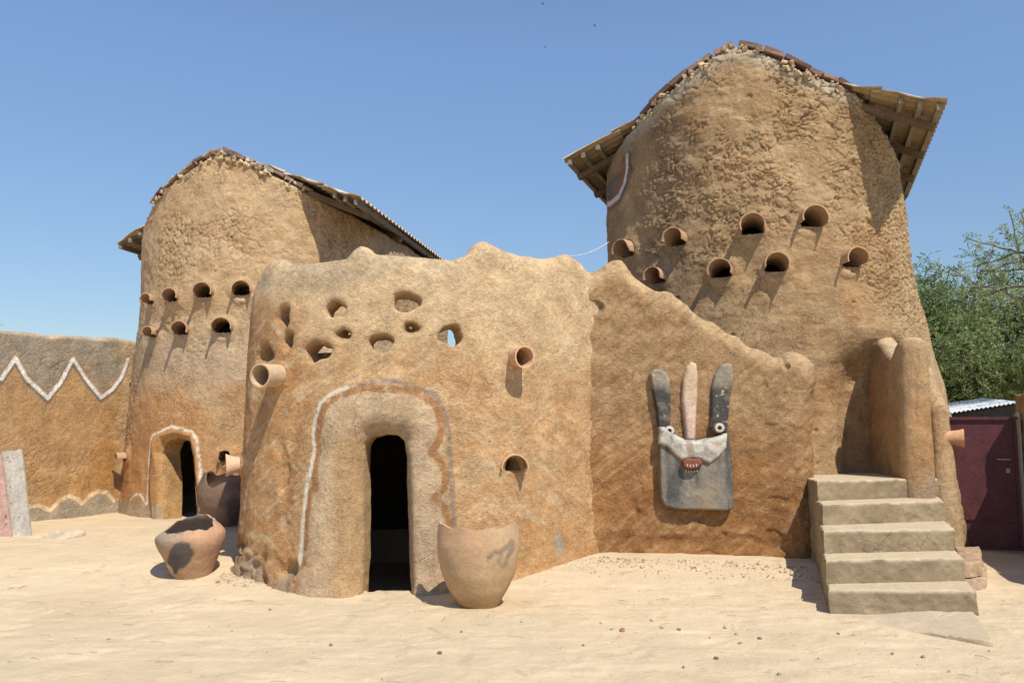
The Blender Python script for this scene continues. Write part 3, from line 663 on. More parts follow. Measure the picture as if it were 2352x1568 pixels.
def fieldH(A, N, Z):
    th = .17
    H = Htop(A)
    body = np.maximum(np.abs(N+th)-th, 0)
    flare = 0.0
    th = .17-.055*sstep(2.1, 2.35, Z); rc = .22
    pd = poly_sd(A[:, 0, :], Z[0, 0, :][None, :]+0*A[:, 0, :], porch)[:, None, :]
    Ne = N-.095*sstep(.18, -.20, pd)*sstep(-.25, -.02, N)
    d = np.sqrt((Ne+th)**2+np.maximum(Z-(H-rc), 0)**2*(th/rc)**2)-th                     # broad rounding at the crest
    for ka, kz, kr in KNH: d = smin(d, np.sqrt((A-ka)**2+((N+.15)*.9)**2+((Z-kz)*.95)**2)-kr, .09)
    d = smax(d, -(Z+.48)+0*d, .02)
    # doorway: splayed on the left, narrow inside
    t = np.clip((N+.33)/.5, 0, 1); dd = poly_sd(A[:, 0, :], Z[0, 0, :][None, :]+0*A[:, 0, :], doorH)[:, None, :]
    lft = sstep(dsc+.04, dsc-.12, A); 
    top = sstep(1.30, 1.5, Z)
    d = smax(d, -(dd+.02*(1-t)*lft+.005-.20*np.clip((N+.07)/.22, 0, 1)**1.5*(.3+.7*np.maximum(lft*.8, top*1.35))), .055)
    for (s, z, rx, rz, thr, tri) in HO:
        ia = slice(max(0, int((s-.4-AX[0])/HS)), int((s+.4-AX[0])/HS)); iz = slice(max(0, int((z-.4-AZ[0])/HZ)), int((z+.4-AZ[0])/HZ))
        a_, z_, n_ = A[ia]-s, Z[:, :, iz]-z, N
        dep = np.clip(-n_/.22, -.4, 1.2); k = 1.08-.10*dep if thr == 1 else 1.1-.55*dep
        if thr == 0: k = 1.15-1.0*np.clip(dep, 0, 1)
        if thr == .5: k = 1.1-.9*np.clip(dep, 0, 1.1)
        zz = z_+ (dep*.04 if thr == 1 else -.03*dep); q = np.arctan2(zz, a_)
        rag = 1+.10*np.sin(q*3+s*7)+.06*np.sin(q*5+s*3)
        if tri: rag = rag*(1-.18*np.sin(q)); a_ = a_*(1+.45*np.clip(zz/rz, 0, 1))
        e = (np.sqrt((a_/rx)**2+(zz/rz)**2)/rag-k)*min(rx, rz)
        d[ia, :, iz] = smax(d[ia, :, iz], -e, .035)
    for ip, (s, z, rr) in enumerate(HPi):
        ia = slice(max(0, int((s-.3-AX[0])/HS)), int((s+.3-AX[0])/HS)); iz = slice(max(0, int((z-.3-AZ[0])/HZ)), int((z+.3-AZ[0])/HZ))
        e = np.hypot(A[ia]-s, Z[:, :, iz]-z)-rr*.80; col = np.abs(np.hypot(A[ia]-s, Z[:, :, iz]-z)-rr*.95)
        if ip == 2: e = np.maximum(e, (z-.3*rr)-Z[:, :, iz])
        else: d[ia, :, iz] = smin(d[ia, :, iz], np.hypot(col, N[:, :, :]-.0)-.03, .04)
        d[ia, :, iz] = np.maximum(d[ia, :, iz], -(e+0*N))
    for (s, z, rr) in dents:
        ia = slice(max(0, int((s-.3-AX[0])/HS)), int((s+.3-AX[0])/HS)); iz = slice(max(0, int((z-.3-AZ[0])/HZ)), int((z+.3-AZ[0])/HZ))
        e = np.sqrt((A[ia]-s)**2+((Z[:, :, iz]-z)*1.3)**2+((N-.03)*1.4)**2)-rr*.8; d[ia, :, iz] = smax(d[ia, :, iz], -e, .03)
    return d
HS, HN, HZ = .017, .018, .017; AX = (0.0,); AZ = (-.5,)
white_px = [(692, 1290), (697, 1240), (700, 1180), (708, 1130), (710, 1115), (722, 1060), (728, 1030), (722, 1000), (728, 960), (740, 925), (765, 905), (800, 890)]
whiteH = hs.picks(white_px)
rustH = hs.picks([(703, 1290), (706, 1200), (716, 1130), (733, 1120), (728, 1080), (738, 1030), (735, 1000), (742, 960), (752, 930), (785, 905), (850, 890), (900, 893), (960, 900), (1000, 930), (1013, 975), (1005, 1010), (988, 1035), (1010, 1060), (1022, 1090), (1016, 1120), (996, 1140), (1018, 1165), (1030, 1200), (1024, 1230), (1008, 1255)])
outH = hs.picks([(790, 915), (830, 885), (870, 872), (910, 875), (950, 890), (1000, 905), (1025, 960), (1030, 1030), (1034, 1080), (1038, 1150), (1042, 1210)])
scallH = hs.picks([(556, 1240), (572, 1228), (590, 1226), (612, 1238), (625, 1250)])
crackpts = hs.picks([(640, 1020), (655, 1060), (650, 1100), (662, 1150), (655, 1200)])
def noiseH(P, V):
    a, n, z = V[:, 0], V[:, 1], V[:, 2]; o = sstep(-.2, 0, n)
    r = .022*fbm(P, 1.6, 1, 3)+.006*fbm(P, 6, 2, 3)+.0035*fbm(P, (8, 8, 30), 5, 2)
    er = sstep(.55, .05, z+.35*fbm(P, 3, 7, 2))*sstep(porch[0, 0]+.05, porch[0, 0]-.15, a)                    # crumbling foot, left of the doorway
    f1, f2, i1 = worley(P, 11, 3); r = r+er*(.05*(i1-.5)-.09*sstep(.0, .5, fbm(P, 4.5, 9, 3)))*o
    dd = seg_dist(a, z, crackpts); w = sstep(.09, .02, dd+.03*fbm(P, 9, 3, 2)); r = r+w*o*(.022*(i1-.5)-.022)
    gr = sstep(porch[0, 0]-.1, porch[0, 0]-.5, a)*sstep(2.1, 1.4, z)*o; r = r+gr*.02*fbm(P, (6, 6, 1.3), 66, 3)
    return r
def colH(P, V, N):
    a, n, z = V[:, 0], V[:, 1], V[:, 2]; f = fbm(P, 1.2, 22, 4); g = fbm(P, (7, 7, 10), 23, 3); st = fbm(P, (9, 9, 26), 26, 3); outm = sstep(-.30, -.22, n)
    c = PALE+0*P
    oc = sstep(2.75, 1.9, z+.45*f)*.62; oc = np.maximum(oc, sstep(1.2, .5, z+.3*f)*.85)
    sL = porch[0, 0]; oc = np.maximum(oc, sstep(sL+.1, sL-.25, a)*sstep(2.95, 2.5, z+.2*f)*.85)
    c = mixc(c, OCHRE*1.02, np.clip(oc+.30*g+.22*st, 0, 1)*(oc > .02))
    c = mixc(c, PALE*1.0, sstep(.12, .5, st)*.5)
    c = mixc(c, BROWN, sstep(.0, .55, fbm(P, (4, 4, 1.4), 31, 3))*sstep(sL+.1, sL-.2, a)*sstep(2.6, 1.9, z)*.75)
    gt = sstep(2.75, 3.1, z+.25*f)*sstep(topH[8, 0]+1.6, topH[8, 0], a)*sstep(-.35, .25, g+f*.6); c = mixc(c, GRAY*1.08, gt*.72)
    c = c*np.array((1.05, 1.0, .93))
    Pr = np.stack([P[:, 0]*.8+P[:, 2]*.6, P[:, 1], -P[:, 0]*.6+P[:, 2]*.8], 1); Pq = np.stack([P[:, 0]*.75-P[:, 2]*.66, P[:, 1], P[:, 0]*.66+P[:, 2]*.75], 1)
    sw1 = fbm(Pr, (6, 6, 38), 81, 3); sw2 = fbm(Pq, (5, 5, 34), 82, 3); sel_ = sstep(-.2, .2, fbm(P, 2.2, 83, 2)); sm = sw1*sel_+sw2*(1-sel_)
    c = mixc(c, PALE*1.08, sstep(.05, .35, sm)*.55*sstep(.3, .7, z)); c = mixc(c, BROWN*1.5, sstep(-.1, -.45, sm)*.30)
    rims = np.zeros(len(P))
    for (s, zz, rx, rz, thr, tri) in HO:
        q = np.sqrt(((a-s)/rx)**2+((z-zz)/rz)**2); rims = np.maximum(rims, sstep(2.1, 1.1, q+.3*g)*sstep(-.25, .3, z-zz+.02))
        c = mixc(c, OCHRE*.95, sstep(1.35, .9, q)*.6)
    c = mixc(c, (.40, .29, .18), rims*.45)
    pd = poly_sd(a, z, porch); pin = sstep(.02, -.04, pd)*outm
    c = mixc(c, mixc((.52, .40, .27)+0*P, GRAY*1.2, sstep(-.1, .5, fbm(P, (3, 3, 2), 41, 3))*sstep(1.45, 1.1, z)*.8), pin*.65)
    ddm = poly_sd(a, z, doorH); c = mixc(c, np.array((.47, .30, .155)), sstep(.30, .16, ddm+.05*g)*pin*sstep(1.6, 1.35, z)*(a < dsc)*.9)
    c = mixc(c, (.27, .20, .14), sstep(.22, .03, ddm+.06*g)*sstep(1.4, 1.55, z)*pin*.45)
    for ln, wd, colr, am in ((outH, .034, (.29, .22, .165), .85), (rustH, .048, (.36, .18, .075), .9), (whiteH, .027, WHITE*1.0, 1.0), (scallH, .045, (.62, .47, .26), .7)):
        d = seg_dist(a, z, ln)+.006*g; c = mixc(c, colr, sstep(wd, wd*.55, d)*outm*am*sstep(-.75, -.2, fbm(P, 16, 12, 2)))
    er = sstep(.35, .1, z+.3*fbm(P, 3, 7, 2))*sstep(sL+.05, sL-.2, a); c = mixc(c, GRAY*.95, er*.7)
    # patch of lost plaster low on the right
    s_, z_ = PATCH; d = np.hypot((a-s_)/.06, (z-z_)/.14)+.35*fbm(P, 9, 71, 2); c = mixc(c, GRAY*1.15, sstep(1, .85, d)*outm)
    c = mixc(c, np.array((.05, .04, .035)), sstep(-.24, -.33, n)*sstep(2.0, 1.8, z)*0)
    return c
PATCH = hs.pick(1285, 1248)
sdf_wall('wall', hs, fieldH, (0.0, hs.L), (-.46, .30), (-.5, 3.75), HS, HN, HZ, colH, noiseH, M['mud'], house)
INNER_SHADE = (.09, .07, .055)  # back walls coloured dark so the doorway reads as deep shade
def slab(name, pts, z0, z1, parent, col, mat, sm=.15):
    mb = MB(); rough_prism(mb, pts, z0, z1, amp=.01, step=sm, col=col); return mb.build(name, mat, parent)
slab('roof', [(-2.75, 11.2), (-2.7, 9.2), (-2.45, 8.65), (-1.9, 8.35), (-1.2, 8.28), (-.6, 8.4), (0, 8.72), (.6, 9.3), (1.25, 9.75), (1.2, 11.2)], 2.12, 2.3, house, TAN, M['mudrough'])
slab('back_wall', [(-2.85, 11.1), (1.6, 11.1), (1.6, 11.4), (-2.85, 11.4)], -.5, 2.2, house, INNER_SHADE, M['mudrough'])
slab('back_wall', [(1.12, 9.5), (1.35, 9.5), (1.6, 11.1), (1.35, 11.1)], -.5, 2.2, house, INNER_SHADE, M['mudrough'])
(s, z, r) = HPi[0]; d = np.array((-.36, -.93, 0)); pipe(house, hs.at(s, 0, z), d, r*.98, .30, seed=60, flare=.06, tilt=-3, inner=.3, col=(.55, .40, .26), label='whole round clay pipe above the ochre corner')
(s, z, r) = HPi[1]; pipe(house, hs.at(s, 0, z), (.46, -.89, 0), r, .22, seed=61, flare=.15, tilt=-2, inner=.28, col=(.56, .36, .22), label='whole flared clay pipe above its own long shadow')
(s, z, r) = HPi[2]; pipe(house, hs.at(s, 0, z), (.12, -.99, 0), r, .13, arc=(-8, 188), seed=62, inner=.3, col=(.52, .36, .22), label='half round clay pipe right of the doorway')
(s, z, r) = HPi[3]; pipe(house, hs.at(s, 0, z), (-.93, -.36, 0), r*.9, .16, seed=63, flare=.5, tilt=-3, inner=.2, col=(.60, .40, .28), label='flared clay pipe on the left edge of the house')

# ================================================================== STAIR WALL WITH RELIEF
sw = Shell([(.66, 9.01), (.79, 9.11), (.92, 9.18), (1.07, 9.215), (1.3, 9.20), (1.7, 9.155), (2.3, 9.10), (2.9, 9.05), (3.30, 9.03)], off=lambda a, z: .05*(1.5-z)/1.5+.07*np.exp(-z/.3))
stair_wall = tag(empty('garden_wall', (2.1, 9.2, .2)), 'stepped mud wall with a painted animal face in relief, left of the concrete steps', 'mud wall')
topS = crest(sw, [(1365, 628), (1385, 624), (1397, 610), (1410, 604), (1430, 609), (1450, 627), (1480, 650), (1510, 662), (1545, 672), (1568, 690), (1590, 713), (1620, 730), (1655, 745), (1690, 772), (1715, 790), (1745, 806), (1775, 819), (1792, 826), (1806, 819), (1830, 813), (1850, 820), (1862, 836)])
TS = np.vstack([[(-.2, topS[0, 1]-.03)], topS, [(sw.L+.3, topS[-1, 1]-.06)]])
def fieldS(A, N, Z):
    e = sw.L-.0
    th = .17+.06*sstep(e-.5, e-.25, A); Ht = np.interp(A, TS[:, 0], TS[:, 1])+.02*np.sin(A*17)*np.sin(A*7+1); rc = .25
    N = N-.075*sstep(e-.55, e-.3, A)
    d = np.sqrt(np.maximum(A-(e-th), 0)**2+(N+th)**2+(np.maximum(Z-(Ht-rc), 0)*th/rc)**2)-th
    for ka, kz, kr in KNS: d = smin(d, np.sqrt((A-ka)**2+((N+.15)*.9)**2+((Z-kz)*.8)**2)-kr, .16)
    s_, z_ = SHOLE; q = np.sqrt(((A-s_)/.10)**2+((Z-z_)/.075)**2+((N-.02)/.09)**2); d = smax(d, -(q-1)*.08, .015)
    s_, z_ = SKN; q = np.sqrt((A-s_)**2+(Z-z_)**2+(N+.01)**2)-.03; d = smax(d, -q, .015)
    return d
KNS = [(*sw.pick(1412, 636), .13), (*sw.pick(1830, 862), .165)]
SHOLE = sw.pick(1368, 705); SKN = sw.pick(1804, 843)
def noiseS(P, V):
    a, n, z = V[:, 0], V[:, 1], V[:, 2]
    r = .035*fbm(P, 1.8, 101, 3)+.022*fbm(P, 5, 102, 3)+.008*fbm(P, (12, 12, 16), 105, 3)-.010*np.abs(fbm(P, 7, 106, 3))
    fl = fbm(P, 3.2, 111, 3); r = r+.016*sstep(.02, .05, fl)*sstep(1.6, .4, z)+.012*sstep(.1, .12, fbm(P, 4.2, 116, 2))*sstep(1.9, 2.3, a)
    r = r-.03*sstep(.42, .30, z+.12*fbm(P, 4, 120, 2))+.0
    return r
FLAKE = sw.pick(1830, 1010)
def colS(P, V, N):
    a, n, z = V[:, 0], V[:, 1], V[:, 2]; f = fbm(P, 1.4, 122, 4); g = fbm(P, (7, 7, 10), 123, 3)
    up = np.clip(N[:, 2], 0, 1); c = TAN+0*P
    c = mixc(c, OCHRE*.92, np.clip(sstep(2.0, .9, z+.5*f)*.95+.3*g, 0, 1)); c = mixc(c, BROWN*1.1, sstep(-.1, .5, fbm(P, 2.2, 130, 3))*sstep(1.9, .9, z)*.5)
    c = mixc(c, PALE*1.1, sstep(.24, .08, np.interp(a, TS[:, 0], TS[:, 1])-z+.04*f)*.95)  # pale crest band, its width also paints in the sunlit top
    Pr = np.stack([P[:, 0]*.8+P[:, 2]*.6, P[:, 1], -P[:, 0]*.6+P[:, 2]*.8], 1); sm = fbm(Pr, (5, 5, 30), 181, 3)
    c = mixc(c, PALE, sstep(.1, .4, sm)*.35); c = mixc(c, BROWN, sstep(-.05, -.4, sm)*.35)
    c = c*np.array((.83, .75, .66))
    c = mixc(c, (.30, .22, .16), sstep(.17, .06, np.hypot(a-SHOLE[0], (z-SHOLE[1])*1.2)+.02*g)*.5)
    return c
sdf_wall('wall', sw, fieldS, (0.0, sw.L+.06), (-.52, .2), (-.05, 3.5), .015, .016, .015, colS, noiseS, M['mud'], stair_wall)
# --- animal face
def zc(p): return (1488.4+p[0]*.2461, 808.5+p[1]*.2461)
def relief(name, zpts, h, rnd, colf, parent, base=0.0, lumps=.012, mat='paint', hs_=.008, label=None, tilt=None):
    poly = sw.picks([zc(p) for p in zpts]); lo = poly.min(0)-.02; hi = poly.max(0)+.02
    a = np.arange(lo[0], hi[0], hs_); z = np.arange(lo[1], hi[1], hs_); A, Z = np.meshgrid(a, z, indexing='ij')
    d = poly_sd(A, Z, poly); t = np.clip(-d/rnd, 0, 1); prof = np.sqrt(1-(1-t)**2)
    hh = h if tilt is None else h*(tilt(Z))
    P0 = sw.at(A, base+hh*prof, Z); P0 = P0+(fbm(P0, 9, 200, 3)*lumps)[..., None]*np.array((0, -1, 0))*(t > 0)[..., None]
    # pull the outermost ring back into the wall
    P0 = np.where((d > -.001)[..., None], sw.at(A, base-.06+0*A, Z), P0)
    i, j = np.meshgrid(np.arange(len(a)-1), np.arange(len(z)-1), indexing='ij'); n = len(z)
    Q = np.stack([i*n+j, (i+1)*n+j, (i+1)*n+j+1, i*n+j+1], -1).reshape(-1, 4)
    dm = d.reshape(-1)[Q].min(1); Q = Q[dm < 0]; V = P0.reshape(-1, 3)
    used = np.unique(Q); mp = np.full(len(V), -1); mp[used] = np.arange(len(used)); Q = mp[Q]; V = V[used]
    S = np.stack([A, Z], -1).reshape(-1, 2)[used]; c = np.clip(colf(V, S, t.reshape(-1)[used]), .01, .9)
    o = link(name, mesh_np(name, V, Q, c), M[mat], parent)
    if label: o['label'] = label
    return o
fbn = lambda V, f, s: fbm(V, f, s, 3)
face = empty('animal_relief', (2.35, 9.0, 1.2)); face.parent = stair_wall; face.matrix_parent_inverse = Matrix.Translation(stair_wall.location).inverted()
def c_dark(V, S, t): 
    g = fbn(V, 14, 3); c = mixc(CHAR*1.2+0*V, (.22, .19, .15), sstep(-.05, .5, g)*.7); c = mixc(c, GRAY*1.1, sstep(1.93, 2.05, S[:, 1])*.7); return mixc(c, (.42, .33, .2), (fbn(V, 30, 9) > .42)*.9)
def c_body(V, S, t):
    g = fbn(V, (10, 10, 3), 5); q = fbn(V, 3, 6); c = mixc(CHAR*1.6+0*V, (.22, .195, .16), sstep(-.35, .25, g+.25*q)); mid = np.exp(-((S[:, 0]-bc)/.13)**2)*sstep(1.02, .85, S[:, 1])
    c = mixc(c, (.30, .235, .165), mid*.75); return mixc(c, CHAR, sstep(.25, .5, fbn(V, (16, 16, 1.6), 11))*sstep(.9, .6, S[:, 1])*.8)
bc = sw.pick(1620, 1100)[0]
relief('head_panel', [(92, 700), (92, 900), (95, 1200), (105, 1360), (150, 1440), (230, 1465), (500, 1470), (755, 1478), (790, 1440), (785, 1200), (765, 900), (735, 700), (690, 760), (600, 800), (500, 830), (340, 820), (270, 770), (190, 700)], .135, .03, c_body, face)
relief('horn', [(8, 205), (40, 160), (110, 158), (170, 190), (204, 250), (212, 400), (214, 560), (205, 700), (90, 730), (60, 500), (30, 350)], .095, .035, c_dark, face)
relief('horn', [(560, 720), (576, 500), (582, 330), (608, 215), (672, 118), (742, 98), (788, 132), (794, 250), (765, 400), (750, 600), (730, 760)], .085, .035, c_dark, face)
relief('forehead_stripe', [(345, 830), (330, 650), (305, 450), (320, 250), (350, 140), (400, 85), (450, 110), (465, 200), (460, 400), (450, 600), (440, 830)], .07, .05,
       lambda V, S, t: mixc(np.array((.58, .42, .34))+0*V, PALE, sstep(1.75, 2.0, S[:, 1])*.8)*(1+.1*fbn(V, 12, 3))[:, None], face, label='pale pink raised stripe between the horns')
relief('muzzle', [(95, 700), (92, 850), (160, 880), (235, 950), (300, 1010), (400, 985), (470, 1000), (560, 1035), (640, 975), (715, 890), (722, 750), (600, 790), (440, 825), (340, 820), (250, 770), (150, 700)], .05, .04,
       lambda V, S, t: mixc(mixc(np.array((.52, .485, .41))+0*V, (.30, .27, .235), sstep(.0, .4, fbn(V, 12, 12))*.85), OCHRE, sstep(.2, .4, fbn(V, 9, 19))*.5), face, base=.125, label='whitewashed muzzle band under the eyes')
def c_mouth(V, S, t): return mixc(np.array((.22, .085, .055))+0*V, (.14, .07, .05), sstep(0, .4, fbn(V, 20, 3)))
relief('mouth', [(298, 1005), (330, 980), (460, 985), (500, 1020), (440, 1082), (350, 1085), (305, 1060)], .05, .02, c_mouth, face, base=.16, hs_=.006)
for k, (x, y) in enumerate(((345, 1048), (372, 1055), (400, 1054), (428, 1050), (340, 1105), (366, 1107), (392, 1107), (418, 1104), (442, 1100))):
    relief('tooth', [(x-9, y-14), (x+9, y-14), (x+7, y+12), (x-6, y+12)], .022, .01, lambda V, S, t: np.array((.62, .55, .46))+0*V, face, base=.20 if k < 4 else .14, hs_=.004, lumps=0)
for (x, y) in ((190, 732), (648, 705)):
    cx, cy = x, y
    ring = [(cx+58*math.cos(q), cy+50*math.sin(q)) for q in np.linspace(0, 6.283, 22)[:-1]]
    ec = sw.pick(*zc((cx, cy)))
    def c_eye(V, S, t, ec=ec):
        r = np.hypot(S[:, 0]-ec[0], S[:, 1]-ec[1]); c = np.array((.22, .15, .10))+0*V; c = mixc(c, (.58, .53, .46), sstep(.052, .046, r)); return mixc(c, (.03, .03, .03), sstep(.026, .021, r))
    relief('eye', ring, .045, .025, c_eye, face, base=.11, hs_=.005, lumps=.001)

# ================================================================== CONCRETE STEPS
steps = tag(empty('staircase', (3.3, 7.6, 0)), 'five broad grey concrete steps rising to the landing of the taller tower', 'steps')
SLp = [(2.66, 7.11), (2.735, 7.36), (2.87, 7.74), (3.03, 8.18), (3.12, 8.55)]; SRp = [(3.87, 7.04), (4.02, 7.50), (4.18, 7.93), (4.42, 8.55), (4.60, 9.02)]
CONC = (.275, .212, .135)
for k in range(5):
    mb = MB(); l, r = SLp[k], SRp[k]
    out = [l, ((l[0]+r[0])/2, (l[1]+r[1])/2-.004), r, (4.62, 9.05), (4.7, 9.7), (3.24, 9.7), (3.14, 8.7)]
    if k == 4: out = [l, r, (4.7, 9.3), (4.6, 10.3), (3.25, 10.3), (3.2, 9.2)]
    rough_prism(mb, out, -.1 if k == 0 else .2*k-.02, .2*(k+1), amp=.013, step=.018, col=CONC, seed=300+k*7, rnd=.026)
    o = mb.build('step' if k < 4 else 'landing', M['concrete'], steps, smooth=True)
    # dust lies on the treads: pale by facing
    me = o.data; nor = np.zeros(len(me.vertices)*3); me.vertices.foreach_get('normal', nor); nor = nor.reshape(-1, 3); co = np.zeros(len(me.vertices)*3); me.vertices.foreach_get('co', co); co = co.reshape(-1, 3)
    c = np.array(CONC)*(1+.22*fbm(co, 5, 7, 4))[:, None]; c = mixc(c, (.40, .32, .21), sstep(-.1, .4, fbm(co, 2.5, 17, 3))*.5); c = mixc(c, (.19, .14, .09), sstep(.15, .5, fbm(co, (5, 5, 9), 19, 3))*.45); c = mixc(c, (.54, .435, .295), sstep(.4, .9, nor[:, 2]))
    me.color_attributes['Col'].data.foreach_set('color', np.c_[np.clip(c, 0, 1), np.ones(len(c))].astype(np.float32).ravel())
    e = o.modifiers.new('e', 'EDGE_SPLIT'); e.split_angle = R(50)
mb = MB(); a_, b_ = ptz(2283, 1468, .05), ptz(1990, 1452, .03)
rough_prism(mb, [(2.8, 7.15), (2.8, 6.8), (3.14, 6.46), (3.40, 6.14), (3.46, 6.12), (3.60, 6.42), (3.86, 7.12)], -.1, .03, amp=.012, step=.03, col=(.52, .42, .29), seed=350, rnd=.012, ztop=lambda Q: .004+.032*sstep(2.95, 3.45, Q[:, 0]))
tag(mb.build('concrete_slab', M['concrete'], None, smooth=True), 'thin worn concrete slab sunk in the sand at the foot of the steps', 'slab')

# ================================================================== STAIR PARAPET
par = Shell([(4.335, 8.80), (4.37, 9.15), (4.43, 9.7), (4.50, 10.4)])          # outward = +x side
parapet = tag(empty('parapet_wall', (4.5, 9.4, .9)), 'narrow mud parapet with a rounded column end, right of the top step', 'mud wall')
def fieldP(A, N, Z):
    th = .145+.03*sstep(.0, .3, .35-A)+.03*(1.8-Z)/1.8; c0 = .2
    d = np.sqrt(np.maximum(c0-A, 0)**2+N**2)-th
    H = np.interp(A, [0, .1, .3, .45, .75, 1.2], [2.46, 2.52, 2.47, 2.34, 2.50, 2.72])
    return smax(d, Z-H+0*N, .12)
nzP = lambda P, V: .018*fbm(P, 2.2, 401, 3)-.02*sstep(.03, .0, np.abs(P[:, 0]-4.32-.05*fbm(P*np.array((0, 0, 1.)), 4, 77, 3)))*sstep(8.9, 8.8, P[:, 1])*sstep(1.5, 1.7, P[:, 2])*sstep(2.4, 2.3, P[:, 2])+.006*fbm(P, 7, 402, 3)-.02*sstep(.25, .5, fbm(P, 5, 405, 2))*sstep(1.25, 1.0, P[:, 2])
def colP(P, V, N):
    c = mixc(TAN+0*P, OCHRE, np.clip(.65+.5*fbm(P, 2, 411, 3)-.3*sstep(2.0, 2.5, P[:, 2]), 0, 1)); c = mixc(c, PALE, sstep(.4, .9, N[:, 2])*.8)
    return mixc(c, (.33, .25, .18), sstep(1.15, .95, P[:, 2])*sstep(-.1, .3, fbm(P, 6, 6, 2))*.8)
sdf_wall('wall', par, fieldP, (-.25, 1.5), (-.34, .34), (.55, 2.9), .017, .017, .017, colP, nzP, M['mud'], parapet)
but = Shell([(4.2, 9.6), (4.9, 9.6)], smooth=False)
buttress = tag(empty('buttress', (4.8, 9.4, .1)), 'smooth mud buttress flaring down beside the right side of the steps', 'buttress')
def fieldB(A, N, Z):
    x = A+4.2; y = 9.6-N; z = Z
    def cap(ax, ay, az_, bx, by, bz, r0, r1):
        dx, dy, dz = bx-ax, by-ay, bz-az_; l = dx*dx+dy*dy+dz*dz; t = np.clip(((x-ax)*dx+(y-ay)*dy+(z-az_)*dz)/l, 0, 1)
        return np.sqrt((x-ax-t*dx)**2+(y-ay-t*dy)**2+(z-az_-t*dz)**2)-(r0+(r1-r0)*t)
    d = cap(4.87, 9.36, -.1, 5.0, 9.72, 1.72, .165, .11)
    d = smin(d, cap(5.0, 9.72, 1.72, 5.02, 10.1, 2.2, .11, .10), .05)
    return d
sdf_wall('body', but, fieldB, (-.1, 1.35), (-.9, .55), (-.08, 2.5), .018, .018, .018,
         lambda P, V, N: mixc(TAN*1.05+0*P, OCHRE, np.clip(.25+.5*fbm(P, 2, 421, 3), 0, 1)), lambda P, V: .02*fbm(P, 2.5, 431, 3)+.005*fbm(P, 8, 432, 2), M['mud'], buttress)
q = pt(2180, 1006, 9.60); pipe(buttress, q, (.9, -.43, 0), .085, .15, flare=.28, inner=.07, tilt=0, col=(.60, .34, .20), seed=71)

# ================================================================== LEFT BOUNDARY WALL
lw = Shell([(-6.95, 9.5), (-6.52, 10.5), (-6.28, 11.05), (-5.98, 11.75), (-5.68, 12.45), (-5.4, 13.0)], off=lambda a, z: .03*(2-z)/2+.05*np.exp(-(z-.1)/.3))
bwall = tag(empty('boundary_wall', (-6.2, 11.3, .2)), 'low ochre mud wall with a white zigzag line, left of the smaller tower', 'mud wall')
tl = crest(lw, [(2, 761), (50, 766), (80, 769), (100, 775), (130, 771), (180, 775), (205, 778), (240, 777), (275, 780), (300, 788)])
TL_ = np.vstack([[(0, tl[0, 1])], tl, [(lw.L, tl[-1, 1]-.02)]])
zig = lw.picks([(2, 870), (35, 822), (60, 868), (110, 914), (140, 876), (168, 824), (200, 872), (232, 913), (258, 894), (280, 865), (294, 826)])
scal = lw.picks([(66, 1163), (90, 1160), (116, 1172), (135, 1150), (158, 1138), (178, 1146), (188, 1157), (205, 1138), (228, 1127), (248, 1132), (262, 1150)])
def dispW(P, S3): 
    f1, f2, i1 = worley(P, 6, 500); return .02*fbm(P, 1.8, 501, 3)+.005*fbm(P, (6, 6, 9), 502, 3)+.004*fbm(P, 20, 503, 2)-.012*sstep(.06, 0, f2-f1)*sstep(.1, .4, fbm(P, 1.3, 561, 2))-.02*sstep(.1, 0, (TL_[:, 1].min()-S3[:, 2]+.1))*np.abs(fbm(P, 6, 7, 2))
def colW(P, S3, N):
    a, z = S3[:, 0], S3[:, 2]; f = fbm(P, 1.4, 522, 4); g = fbm(P, 6, 523, 3)
    zl = np.interp(a, zig[:, 0], zig[:, 1]); up = sstep(-.02, .03, z-zl)
    och = mixc(np.array((.47, .29, .14))+0*P, np.array((.46, .25, .09)), sstep(-.2, .4, f)); och = mixc(och, TAN, sstep(.1, .5, g)*.35)
    gry = mixc(GRAY*1.05+0*P, TAN*.85, sstep(-.1, .5, g)*.5); c = mixc(och, gry, up)
    sl_ = np.interp(a, scal[:, 0], scal[:, 1]); c = mixc(c, GRAY*1.1, sstep(.02, -.02, z-sl_))
    c = mixc(c, TAN*1.08, sstep(tz-.12, tz+.02, a+.05*f)*.8)
    d = seg_dist(a, z, zig)+.006*g; dd = seg_dist(a, z-.035, zig); c = mixc(c, (.42, .22, .12), sstep(.05, .03, dd)*.55); du = seg_dist(a-.0, z+.045, zig); c = mixc(c, (.16, .15, .13), sstep(.045, .025, du)*.75); c = mixc(c, (.80, .78, .73), sstep(.032, .022, d))
    d = seg_dist(a, z, scal)+.006*g; c = mixc(c, (.50, .26, .10), sstep(.055, .035, d)*.6); c = mixc(c, (.72, .58, .38), sstep(.034, .02, d)*.9)
    c = mixc(c, PALE, sstep(.04, 0, np.interp(a, TL_[:, 0], TL_[:, 1])-z)*.8)
    return c
tz = lw.pick(283, 950)[0]
height_wall('wall', lw, np.arange(0, lw.L, .014), 0.0, lambda a: np.interp(a, TL_[:, 0], TL_[:, 1]), 210, dispW, colW, M['mud'], bwall, cap=.32)

